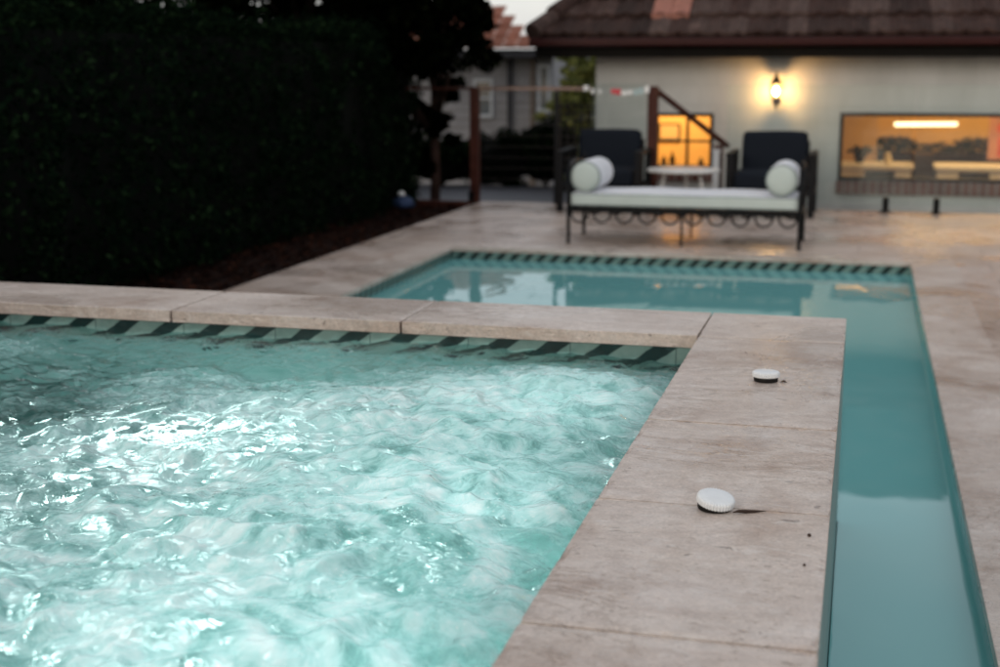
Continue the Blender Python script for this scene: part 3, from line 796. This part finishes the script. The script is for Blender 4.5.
# hip end, back slopes and under-sheet
b = B()
q = [(ex0, ey0, ez0-.01), (ex0+lenx, ey0, ez0-.01), (ex0+lenx, ridge_y, ridge_z-.01), (ex0+hipdx*rise_end, ridge_y, ridge_z-.01)]
b.poly(q)
b.poly([(ex0, ey0, ez0-.01), (ex0+hipdx*rise_end, ridge_y, ridge_z-.01), (ex0, ridge_y+rise_end, ez0-.01)])
b.poly([(ex0, ridge_y+rise_end, ez0-.01), (ex0+hipdx*rise_end, ridge_y, ridge_z-.01), (ex0+lenx, ridge_y, ridge_z-.01), (ex0+lenx, ridge_y+rise_end, ez0-.01)])
b.build('roof_sheet', M['roof'], house)
# hip capping tiles
b = B(); N_ = 11
p0 = Vector((ex0, ey0, ez0+.05)); p1 = Vector((ex0+hipdx*rise_end, ridge_y, ridge_z+.06))
for k in range(N_):
    a_ = p0.lerp(p1, k/N_); c_ = p0.lerp(p1, (k+1.1)/N_)
    b.tube([a_+Vector((0, 0, .02)), c_], [.10, .085], 10)
b.build('hip_capping', M['roof'], roof)
B().tube([p1+Vector((-.05, 0, 0)), p1+Vector((lenx, 0, 0))], .10, 10).build('ridge_capping', M['roof'], roof)
# the patch of newer tiles
b = B()
ci = 1; y0 = ey0+course*ci; y1 = y0+course+.05
for k in range(2):
    xa = -2.28+.205*k
    z0 = ez0+sl*(y0-ey0)+.052; z1 = ez0+sl*(y1-ey0)+.02
    b.poly([(xa, y0-.006, z0), (xa+.1, y0-.006, z0+.02), (xa+.1, y1, z1+.02), (xa, y1, z1)])
    b.poly([(xa+.1, y0-.006, z0+.02), (xa+.198, y0-.006, z0), (xa+.198, y1, z1), (xa+.1, y1, z1+.02)])
    b.poly([(xa, y0-.005, z0-.05), (xa+.198, y0-.005, z0-.05), (xa+.198, y0-.006, z0), (xa, y0-.006, z0)])
o = b.build('replacement_tile', M['newtile'], roof); o['label'] = 'bright orange replacement tiles'
# gutter and soffit
b = B(); b.bx(ex0-.02, ex0+lenx, ey0-.09, ey0+.02, 1.615, 1.70, .02); b.bx(ex0-.03, ex0+.02, ey0+.03, ridge_y+rise_end, 1.615, 1.70)
b.build('gutter', M['gutter'], house)
b = B(); b.bx(ex0+.03, ex0+lenx, ey0+.025, HY+.25, 1.56, 1.612); b.bx(ex0+.03, WX0+.2, HY+.26, ridge_y+rise_end, 1.56, 1.612); b.build('soffit', M['soffit'], house)
b = B(); b.bx(ex0+.03, ex0+lenx, ey0+.025, ey0+.05, 1.50, 1.558); b.build('fascia', M['soffit'], house)

def window(w_, nm, mull_x=(), mull_z=(), label=None):
    x0, x1, z0, z1 = w_; fw = .038
    W_ = B(); yF0, yF1 = HY-.012, HY+.07
    W_.bx(x0+.001, x1-.001, yF0, yF1, z1-fw, z1-.001, .004); W_.bx(x0+.001, x1-.001, yF0, yF1, z0+.001, z0+fw, .004)
    W_.bx(x0+.001, x0+fw, yF0, yF1, z0+fw, z1-fw, .004); W_.bx(x1-fw, x1-.001, yF0, yF1, z0+fw, z1-fw, .004)
    f_ = W_.build('window', M['black'], house)
    if label: f_['label'] = label
    for mx in mull_x: B().bx(mx-.016, mx+.016, HY+.01, HY+.05, z0+fw, z1-fw, .003).build('glazing_bar', M['black'], f_)
    for mz in mull_z: B().bx(x0+fw, x1-fw, HY+.012, HY+.048, mz-.013, mz+.013, .003).build('glazing_bar', M['black'], f_)
    g_ = B(); g_.poly([(x0+fw, HY+.03, z0+fw), (x1-fw, HY+.03, z0+fw), (x1-fw, HY+.03, z1-fw), (x0+fw, HY+.03, z1-fw)]); g_.build('pane', M['window_glass'], f_)
    return f_
window(w1, 'w1', (-1.885,), (.60,), 'small glowing orange window')
window(w2, 'w2', (1.75,), (), 'wide window onto the lit kitchen')
for s_ in (sl1, sl2):
    b = B(); x = s_[0]; rs = random.Random(3)
    while x < s_[1]-.05:
        b.bx(x+.006, x+.078, HY-.045, HY+.02, s_[2], s_[3], .004); x += .086
    br = b.build('brick_sill', M['brick'], house)
    B().bx(s_[0], s_[1], HY-.036, HY-.002, s_[2]+.004, s_[3]-.003).build('mortar_bed', M['mortar'], br)

# rooms behind the windows
def room(x0, x1, y1, z0, z1, wm, nm):
    y0 = HY+T+.002
    b = B()
    b.poly([(x0, y1, z0), (x1, y1, z0), (x1, y1, z1), (x0, y1, z1)])
    b.poly([(x0, y0, z0), (x0, y1, z0), (x0, y1, z1), (x0, y0, z1)])
    b.poly([(x1, y0, z0), (x1, y1, z0), (x1, y1, z1), (x1, y0, z1)])
    b.poly([(x0, y0, z1), (x1, y0, z1), (x1, y1, z1), (x0, y1, z1)])
    b.build('room_wall', wm, house)
    b = B(); b.poly([(x0, y0, z0), (x1, y0, z0), (x1, y1, z0), (x0, y1, z0)]); b.build('room_floor', M['floorboards'], house)
room(-2.70, -.95, 17.2, -.95, 1.45, M['orange_wall'], 'r1')
room(-.85, 4.6, 20.2, -.95, 1.45, M['orange_wall'], 'r2')
def arealight(name, loc, size, power, colr, rot=(0, 0, 0)):
    l = bpy.data.lights.new(name, 'AREA'); l.shape = 'RECTANGLE'; l.size, l.size_y = size; l.energy = power; l.color = colr
    o = bpy.data.objects.new(name, l); o.location = loc; o.rotation_euler = rot; col.objects.link(o); return o
arealight('hall_ceiling_light', (-2.25, 16.45, 1.42), (.4, .4), 50, (1, .70, .30))
arealight('kitchen_ceiling_light', (1.6, 18.0, 1.42), (2.4, 1.2), 70, (1, .62, .27))
arealight('kitchen_rear_light', (1.2, 19.45, 1.42), (3.0, .4), 34, (1, .62, .25), (R(25), 0, 0))  # added fill light that brightens the rear kitchen wall
# partition inside the kitchen (paler brown wall at the left of the wide window)
B().bx(-.84, .16, 19.3, 20.19, -.95, 1.44).build('room_partition', M['tan_wall'], house)
# pendant
t = thing('pendant_light', 'long glowing bar pendant light seen through the wide kitchen window', 'pendant light', (.76, 19.0, .665))
B().tube([(-.39, 0, 0), (.39, 0, .012)], .025, 12).build('light_bar', M['pendant'], t, True)
for s_ in (-.3, .3): B().tube([(s_, 0, .05), (s_, 0, .78)], .004, 5).build('cord', M['black'], t)
t = thing('kitchen_bench', 'white topped kitchen bench inside the wide window, left of the gap', 'kitchen bench', (.1, 18.7, -.95), 0, 'kitchen benches')
def kb(x0, x1, t):
    B().bx(x0, x1, -.35, .35, 1.08, 1.13, .004).build('benchtop', M['bench_white'], t)
    B().bx(x0+.03, x1-.03, -.32, .33, 0, 1.078).build('cabinet', M['bench_white'], t)
kb(-.75, .52, t)
t = thing('kitchen_bench', 'white kitchen bench at the right, inside the wide window', 'kitchen bench', (2.0, 18.7, -.95), 0, 'kitchen benches')
kb(-1.13, 1.4, t)
t = thing('refrigerator', 'dark cabinet standing in the gap between the white benches', 'cabinet', (.745, 18.8, -.95))
B().bx(-.115, .115, -.3, .3, 0, 1.26, .004).build('carcass', M['cab_dark'], t); B().bx(-.105, .105, -.325, -.302, .05, 1.22, .004).build('door', M['cab_dark'], t)
# dark sofa / plant mass along the rear wall
t = thing('sideboard', 'dark sideboard along the rear kitchen wall', 'sideboard', (1.9, 19.85, -.95))
B().bx(-1.7, 1.4, -.3, .3, 0, 1.17, .01).build('carcass', M['cab_dark'], t); B().bx(-1.72, 1.42, -.32, .32, 1.172, 1.20).build('worktop', M['cab_dark'], t)
def roomplant(x, y, z, r, n_, label):
    t = thing('potted_plant', label, 'plant', (x, y, z), 0, 'plants in the kitchen')
    B().lathe([(.05, 0), (.075, .10), (.07, .12)], n=14).build('pot', M['cab_dark'], t, True)
    p_ = rng.normal(size=(n_, 3)); p_ /= np.linalg.norm(p_, axis=1)[:, None]; p_ *= (rng.uniform(.2, 1, n_)**.5)[:, None]*r; p_[:, 2] = p_[:, 2]*.75+.12+r*.45; p_[:, 0] *= 2.1
    leaves('foliage', p_, .07, M['bush_leaf'], t)
roomplant(.40, 19.75, .16, .17, 420, 'low dark plant left of the pendant, at the rear of the kitchen')
roomplant(1.50, 19.8, .16, .17, 420, 'dark bushy plant on the sideboard at the right, right of the pendant')
roomplant(.98, 19.85, .10, .15, 320, 'low dark plant directly under the pendant light')
roomplant(-.05, 18.7, .185, .08, 90, 'small plant standing on the left white bench')
t = thing('framed_photo', 'small dark framed picture on the orange wall behind the small window', 'picture', (-2.32, 17.18, .62))
B().bx(-.13, .13, -.02, .0, -.10, .10, .003).build('frame', M['cab_dark'], t); B().bx(-.11, .11, -.024, -.021, -.08, .08).build('print', M['tan_wall'], t)
t = thing('console_table', 'low dark console inside the small glowing window', 'table', (-1.95, 16.6, -.95))
B().bx(-.55, .60, -.16, .16, 1.16, 1.20, .004).build('table_top', M['cab_dark'], t)
for sx_ in (-.52, .57): B().bx(sx_-.02, sx_+.02, -.14, .14, 0, 1.159).build('leg', M['cab_dark'], t)
t = thing('table_lamp', 'tiny glowing lamp at the lower right of the small window', 'lamp', (-1.72, 16.55, .251))
B().lathe([(.05, 0), (.05, .012), (.012, .02), (.010, .10)], n=14).build('base', M['cab_dark'], t, True)
B().lathe([(.012, .10), (.030, .125), (.030, .15), (.010, .175)], n=14).build('globe', M['pendant'], t, True)
for x_, h_, lab_ in ((-2.30, .12, 'short dark bottle at the left end of the console'), (-2.20, .17, 'tall dark bottle at the left of the console'), (-1.86, .10, 'squat dark jar in the middle of the console')):
    tag(B().lathe([(.03, 0), (.034, .01), (.034, h_*.55), (.012, h_*.75), (.012, h_)], (x_, 16.58, .251), 14).build('bottle', M['cab_dark'], None, True), lab_, 'bottle', 'bottles on the console')
def stool(x, label):
    t = thing('bar_stool', label, 'bar stool', (x, 17.9, -.95), 0, 'bar stools at the kitchen bench')
    for sx in (-.15, .15):
        for sy in (-.15, .15): B().tube([(sx, sy, 0), (sx*.8, sy*.8, .70)], .012, 6).build('leg', M['cab_dark'], t)
    B().bx(-.18, .18, -.17, .17, .70, .745, .012).build('seat', M['cab_dark'], t)
    B().bx(-.18, .18, -.185, -.155, .78, 1.10, .012).build('backrest', M['cab_dark'], t)
    for sx in (-.14, .14): B().bx(sx-.012, sx+.012, -.18, -.16, .74, .79).build('back_post', M['cab_dark'], t)
stool(.20, 'dark bar stool at the left white bench, inside the wide window')
stool(1.30, 'dark bar stool at the right white bench, inside the wide window')
t = thing('wall_art', 'red and pink picture hanging on the rear wall of the kitchen', 'picture', (1.70, 19.1, .50))
B().bx(-.15, .15, -.01, .012, -.28, .28, .003).build('frame', M['pink_paint'], t)
B().lathe([(.07, -.016), (.075, -.013)], (.02, 0, .12), 20, 'Y').build('red_shape', M['red_paint'], t)
B().bx(-.03, .09, -.018, -.011, -.24, .02).build('red_shape', M['red_paint'], t)
t = thing('bench_clutter', 'small pale jug on the left white bench inside the wide window', 'jug', (.30, 18.6, .183))
B().lathe([(.04, 0), (.055, .05), (.035, .11), (.045, .14)], n=16).build('body', M['dish'], t, True)

# wall lantern
t = thing('wall_lantern', 'lit black lantern fixed to the cream house wall', 'wall lamp', (-.935, HY-.135, 1.14))
B().lathe([(.012, .21), (.018, .17), (.03, .15), (.060, .105), (.070, .09), (.066, .084)], n=6).build('roof_cap', M['black'], t)
g_ = B(); g_.lathe([(.048, -.065), (.066, .078)], n=6).build('lantern_glass', M['lantern_glass'], t)
b = B()
for k in range(6):
    a_ = 2*math.pi*k/6; b.tube([(.050*math.cos(a_), .050*math.sin(a_), -.07), (.068*math.cos(a_), .068*math.sin(a_), .08)], .0055, 5)
b.build('cage', M['black'], t)
B().lathe([(.012, -.15), (.02, -.12), (.035, -.105), (.055, -.078), (.052, -.068)], n=6).build('base_cap', M['black'], t)
b = B(); b.tube([(0, 0, -.13), (0, .03, -.17), (0, .09, -.16), (0, .128, -.10)], .010, 8); b.lathe([(.045, .122), (.045, .132)], (0, 0, -.10), 16, 'Y'); b.build('bracket', M['black'], t, True)
B().lathe([(.006, -.03), (.020, -.012), (.024, .01), (.016, .032), (.004, .042)], n=14).build('bulb', M['bulb'], t, True)

# ================================================================== NEIGHBOUR HOUSE
nb = thing('neighbour_house', 'pale weatherboard cottage with terracotta roof beyond the fence', 'house', (0, 0, 0))
NY = 24.0
b = B()
z = -1.0
while z < 1.66:
    b.poly([(-9.2, NY-.022, z), (-5.30, NY-.022, z), (-5.30, NY, z+.15), (-9.2, NY, z+.15)]); b.poly([(-9.2, NY, z), (-5.30, NY, z), (-5.30, NY-.022, z), (-9.2, NY-.022, z)])
    z += .15
b.bx(-9.2, -5.30, NY+.03, NY+5, -1, 1.64)
b.build('wall', M['weatherboard'], nb)
def nbwin(x0, x1, z0, z1):
    W_ = B()
    W_.bx(x0, x1, NY-.06, NY-.024, z1-.06, z1); W_.bx(x0, x1, NY-.08, NY-.024, z0, z0+.06); W_.bx(x0, x0+.05, NY-.06, NY-.024, z0+.06, z1-.06); W_.bx(x1-.05, x1, NY-.06, NY-.024, z0+.06, z1-.06); W_.bx(x0+.05, x1-.05, NY-.055, NY-.026, (z0+z1)/2-.02, (z0+z1)/2+.02)
    f_ = W_.build('window', M['nb_white'], nb)
    B().poly([(x0+.05, NY-.030, z0+.06), (x1-.05, NY-.030, z0+.06), (x1-.05, NY-.030, z1-.06), (x0+.05, NY-.030, z1-.06)]).build('pane', simple('neighbour_pane', (.10, .13, .15), .08, .1, 3, bmp=0), f_)
nbwin(-6.72, -6.36, .52, 1.20); nbwin(-5.56, -5.33, .62, 1.45)
for x in (-6.05, -5.64): B().bx(x-.04, x+.04, NY-.09, NY-.025, -1, 1.55).build('downpipe', M['nb_trim'] if x > -6 else M['fascia'], nb)
b = B(); b.bx(-9.6, -5.15, NY-.42, NY+.0, 1.56, 1.70); b.build('eaves', M['fascia'], nb)
rb = B(); rs = random.Random(9)
for ci in range(4):
    y0 = NY-.45+.3*ci; z0 = 1.72+.6*(y0-NY+.45); x = -9.6
    while x < -5.55 - .30*ci:
        rb.poly([(x, y0, z0+.05), (x+.23, y0, z0+.05), (x+.23, y0+.34, z0+.22), (x, y0+.34, z0+.22)]); rb.poly([(x, y0, z0), (x+.23, y0, z0), (x+.23, y0, z0+.05), (x, y0, z0+.05)])
        x += .235
rb.build('roof', M['terracotta'], nb)

# lattice screen
t = thing('lattice_screen', 'dark timber lattice screen between the cottage and the house wall', 'screen', (-3.28, 16.9, 0))
b = B()
for k in range(9): x = -.34+.085*k; b.bx(x-.010, x+.010, -.012, 0, -.5, .98)
for k in range(16): z = -.45+.092*k; b.bx(-.36, .36, .002, .014, z-.010, z+.010)
b.build('slats', M['lattice'], t)
B().bx(-.42, -.365, -.03, .03, -.5, 1.02, .003).build('frame_post', M['lattice'], t); B().bx(.365, .42, -.03, .03, -.5, 1.02, .003).build('frame_post', M['lattice'], t)

# ================================================================== PLANTS
def blob_pts(n, c, r, surf=.55):
    p = rng.normal(size=(n, 3)); p /= np.linalg.norm(p, axis=1)[:, None]
    q = p.copy(); p *= (surf+(1-surf)*rng.uniform(0, 1, n))[:, None]
    return np.asarray(c)+p*np.asarray(r), q

# hedge
hg = thing('hedge', 'tall dense clipped dark hedge along the left garden bed', 'hedge', (0, 0, 0))
b = B(); b.bx(-6.0, -4.78, -3.5, 14.5, -.05, 1.62); core = b.build('twig_mass', M['hedge_core'], hg)  # solid near-black box, the shade inside the hedge put into its colour
P_, O_ = [], []
nF = 30000
y = rng.uniform(-1.5, 15.0, nF); z = rng.uniform(-.02, 1.76, nF)
dep = np.abs(rng.normal(0, .07, nF))
bul = .20*fbm(y*1.1, z*1.1, 200, 3) + .13*fbm(y*4, z*4, 210, 2)
x = -4.62 + bul - dep - .22*np.clip((z-1.45)/.35, 0, 1)**2 - .5*np.clip((y-14.2)/.8, 0, 1)**2
P_.append(np.stack([x, y, z], 1)); O_.append(np.tile([.9, 0, .3], (nF, 1)))
nT = 22000
y = rng.uniform(-1.5, 15.0, nT); x = rng.uniform(-6.1, -4.7, nT)
z = 1.72 + .12*fbm(x*2, y*2, 220, 3) + .09*fbm(x*7, y*7, 230, 2) + rng.normal(0, .035, nT) + np.where(rng.random(nT) < .05, rng.uniform(0, .14, nT), 0) - .25*np.clip((y-14.0)/1.0, 0, 1)**2
P_.append(np.stack([x, y, z], 1)); O_.append(np.tile([.2, 0, 1], (nT, 1)))
nE = 5000
x = rng.uniform(-6.0, -4.75, nE); z = rng.uniform(0, 1.65, nE); y = 14.85+.12*fbm(x*2, z*2, 240, 3)-np.abs(rng.normal(0, .08, nE))
P_.append(np.stack([x, y, z], 1)); O_.append(np.tile([.1, .9, .2], (nE, 1)))
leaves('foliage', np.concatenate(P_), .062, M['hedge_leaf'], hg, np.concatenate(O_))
for k in range(9): B().tube([(-5.1+random.uniform(-.1, .1), .5+1.6*k, -.06), (-5.1, .5+1.6*k, 1.0)], [.035, .02], 7).build('stem', M['bark'], hg)

def tree(loc, h, crowns, nleaf, lsize, lm, label, name='tree', group=None, tr=.11, lean=(0, 0), trunkdark=None):
    t = thing(name, label, 'tree', loc, 0, group)
    b = B(); pts = []; rad = []
    for k in range(7):
        f_ = k/6; pts.append((lean[0]*f_+.08*math.sin(f_*5+loc[0]), lean[1]*f_+.06*math.cos(f_*4+loc[1]), -.1+h*.62*f_)); rad.append(tr*(1-.6*f_))
    b.tube(pts, rad, 9)
    for (c, r) in crowns:
        s_ = Vector(pts[random.choice((2, 3, 4))]); e_ = Vector(c)
        mid = s_.lerp(e_, .5)+Vector((random.uniform(-.15, .15), random.uniform(-.15, .15), random.uniform(0, .2)))
        b.tube([s_, mid, e_], [tr*.45, tr*.28, tr*.08], 6)
    b.build('trunk', trunkdark or M['bark'], t, True)
    P_, O_ = [], []
    tot = sum(r[0]*r[1]*r[2] for _, r in crowns)**1
    for (c, r) in crowns:
        n_ = max(60, int(nleaf*r[0]*r[1]*r[2]/tot))
        # clumps
        ncl = max(6, n_//70)
        cc, _ = blob_pts(ncl, c, r, .35)
        for q in cc:
            p_, o_ = blob_pts(n_//ncl, q, (.24*max(r), .24*max(r), .18*max(r)), .2)
            P_.append(p_); O_.append(o_)
    leaves('crown', np.concatenate(P_), lsize, lm, t, np.concatenate(O_)*.5)
    return t
def crownset(spread, z0, z1, n_, r):
    out = []
    for k in range(n_):
        a_ = 2*math.pi*k/n_+random.uniform(-.4, .4); rad_ = spread*random.uniform(.35, 1)
        s_ = r*random.uniform(.75, 1.2)
        out.append(((rad_*math.cos(a_), rad_*math.sin(a_), random.uniform(z0, z1)), (s_, s_, s_*.8)))
    out.append(((0, 0, z1), (r, r, r*.8)))
    return out
gd = 'dark trees behind the hedge'
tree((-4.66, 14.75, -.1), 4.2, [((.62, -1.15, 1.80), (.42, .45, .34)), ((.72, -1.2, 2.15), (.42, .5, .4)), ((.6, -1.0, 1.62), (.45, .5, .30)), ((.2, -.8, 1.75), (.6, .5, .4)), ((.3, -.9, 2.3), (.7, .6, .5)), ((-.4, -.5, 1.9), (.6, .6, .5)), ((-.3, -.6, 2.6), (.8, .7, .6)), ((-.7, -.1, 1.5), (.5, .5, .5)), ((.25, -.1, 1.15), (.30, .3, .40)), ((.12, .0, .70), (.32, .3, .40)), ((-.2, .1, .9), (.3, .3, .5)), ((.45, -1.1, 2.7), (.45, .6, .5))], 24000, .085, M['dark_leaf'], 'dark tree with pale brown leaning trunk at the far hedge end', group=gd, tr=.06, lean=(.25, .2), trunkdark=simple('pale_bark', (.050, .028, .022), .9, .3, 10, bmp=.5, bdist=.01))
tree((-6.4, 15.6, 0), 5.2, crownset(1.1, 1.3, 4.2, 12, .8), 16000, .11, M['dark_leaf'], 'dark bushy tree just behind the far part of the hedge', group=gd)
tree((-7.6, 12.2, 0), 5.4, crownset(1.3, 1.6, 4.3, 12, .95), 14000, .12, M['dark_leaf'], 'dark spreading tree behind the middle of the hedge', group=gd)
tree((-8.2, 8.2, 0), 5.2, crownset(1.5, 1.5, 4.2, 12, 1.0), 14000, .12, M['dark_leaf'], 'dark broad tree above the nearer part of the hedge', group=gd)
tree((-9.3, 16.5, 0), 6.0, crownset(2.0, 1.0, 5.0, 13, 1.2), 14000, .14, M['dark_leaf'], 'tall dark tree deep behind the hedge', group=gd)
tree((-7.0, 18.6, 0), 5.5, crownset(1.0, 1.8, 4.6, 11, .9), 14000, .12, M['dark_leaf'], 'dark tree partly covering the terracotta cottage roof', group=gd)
tree((-4.55, 22.2, -.9), 3.2, [((-.15, 0, 1.5), (.42, .4, .5)), ((.45, .1, 1.9), (.4, .4, .5)), ((0, 0, 1.2), (.42, .4, .5)), ((.1, 0, 1.9), (.42, .4, .5)), ((-.05, .1, 2.6), (.40, .4, .45)), ((.25, .1, 2.3), (.4, .4, .5)), ((.3, 0, 1.4), (.4, .4, .5)), ((.1, 0, .6), (.45, .4, .4))], 16000, .085, M['green_leaf'], 'olive green tree in the gap between the cottage and house', group=None, tr=.06)
tree((-6.9, 34.0, -.9), 5.2, crownset(1.4, 1.0, 2.7, 8, .9), 5000, .14, M['green_leaf'], 'pale green tree far behind the cottage gable')

def shrub(x, y, z, r, n_, label):
    t = thing('shrub', label, 'shrub', (x, y, z), 0, 'dark shrubs behind the wire fence')
    b = B()
    bmesh.ops.create_icosphere(b.bm, subdivisions=2, radius=1, matrix=Matrix.Translation((0, 0, r[2]*.9)) @ Matrix.Diagonal((r[0]*.8, r[1]*.8, r[2]*.8, 1)))
    for k in range(5): b.tube([(0, 0, -.05), (random.uniform(-.2, .2)*r[0]*2, random.uniform(-.2, .2), r[2]*.9)], [.018, .006], 5)
    b.build('twig_mass', M['hedge_core'], t)  # twigs joined with a near-black core painted as the inner shade
    P_, O_ = [], []
    for k in range(12):
        c, _ = blob_pts(1, (0, 0, r[2]*.95), r, .3); p_, o_ = blob_pts(n_//12, c[0], tuple(.45*q for q in r), .3); P_.append(p_); O_.append(o_)
    p_ = np.concatenate(P_); p_[:, 2] = np.maximum(p_[:, 2], .01)
    leaves('foliage', p_, .07, M['bush_leaf'], t, np.concatenate(O_))
shrub(-4.45, 17.3, -.1, (.42, .35, .34), 2600, 'rounded dark shrub directly right of the brown fence post')
shrub(-3.95, 17.5, -.1, (.42, .35, .38), 2600, 'dark shrub in front of the lattice screen')
shrub(-5.25, 17.2, -.1, (.55, .4, .33), 2800, 'dark shrub left of the brown fence post')
shrub(-6.1, 17.0, -.1, (.6, .4, .42), 2800, 'dark shrub at the far end of the hedge, below the trees')
shrub(-4.88, 17.7, -.1, (.42, .35, .36), 2400, 'dark shrub filling the space behind the brown fence post')
shrub(-4.2, 18.6, -.1, (.45, .4, .46), 2400, 'taller dark shrub below the cottage window')

# blue bundle on the mulch
t = thing('blue_bundle', 'crumpled blue and white cloth bundle at the far end of the mulch', 'bundle', (-4.55, 13.55, -.03))
b = B(); b.lathe([(.05, 0), (.11, .03), (.10, .09), (.04, .13), (.01, .14)], n=14, mod=lambda r, z, k: r*(1+.2*math.sin(k*2.3+z*30))); b.build('cloth', M['blue'], t, True)
b = B(); b.lathe([(.02, .125), (.04, .14), (.03, .17), (.01, .18)], (-.02, .0, .0), 10); b.build('white_tip', M['peg_white'], t, True)
# timber edging
t = B(); t.bx(-4.72, -3.96, 13.99, 14.05, -.1, .02, .004)
tag(t.build('garden_edging', M['timber']), 'low timber edging board at the far end of the mulch bed', 'edging')

# ================================================================== CAMERA / LIGHT / WORLD
cam = bpy.data.cameras.new('camera'); co = bpy.data.objects.new('camera', cam); col.objects.link(co)
co.location = (0, 0, 1.4); co.rotation_euler = (R(90-10.862), 0, R(14.586))
cam.lens = 50; cam.sensor_width = 36; cam.clip_end = 500; cam.clip_start = .05
cam.dof.use_dof = True; cam.dof.focus_distance = 3.0; cam.dof.aperture_fstop = 3.2
sc.camera = co

SUN_EL, SUN_ROT = R(14), R(200)      # low, behind the camera
w = bpy.data.worlds.new('World'); sc.world = w; w.use_nodes = True
nt = w.node_tree; nt.nodes.clear()
wo = nd(nt, 'ShaderNodeOutputWorld'); bg = nd(nt, 'ShaderNodeBackground', i_Strength=.130)
sky = nd(nt, 'ShaderNodeTexSky', sky_type='NISHITA', sun_disc=False, sun_elevation=SUN_EL, sun_rotation=SUN_ROT, air_density=1.0, dust_density=2.0)
# thin overcast veil: pulls the sky towards a pale grey with soft cloud streaks
v = coords(nt, (1, 1, 2.5), kind='Generated')
cl = noise(nt, v, 2.6, 5, .6, .6)
veil = ramp(nt, cl, [(.3, (5.6, 5.75, 6.2)), (.7, (8.0, 7.9, 7.75))])
lk(nt, mixc(nt, .72, sky.outputs[0], veil), bg.inputs[0]); lk(nt, bg.outputs[0], wo.inputs[0])
s = bpy.data.lights.new('sun', 'SUN'); s.energy = .6; s.angle = R(20); s.color = (1, .93, .86)
so = bpy.data.objects.new('sun', s); col.objects.link(so)
sd = Vector((math.sin(SUN_ROT)*math.cos(SUN_EL), math.cos(SUN_ROT)*math.cos(SUN_EL), math.sin(SUN_EL)))
so.rotation_euler = sd.to_track_quat('Z', 'Y').to_euler()

sc.view_settings.view_transform = 'Standard'; sc.view_settings.look = 'None'; sc.view_settings.exposure = 0
sc.render.engine = 'CYCLES'
c = sc.cycles
c.use_denoising = True
try: c.denoiser = 'OPENIMAGEDENOISE'
except Exception: pass
c.sample_clamp_indirect = 6; c.max_bounces = 10; c.transparent_max_bounces = 16; c.caustics_refractive = False; c.caustics_reflective = False
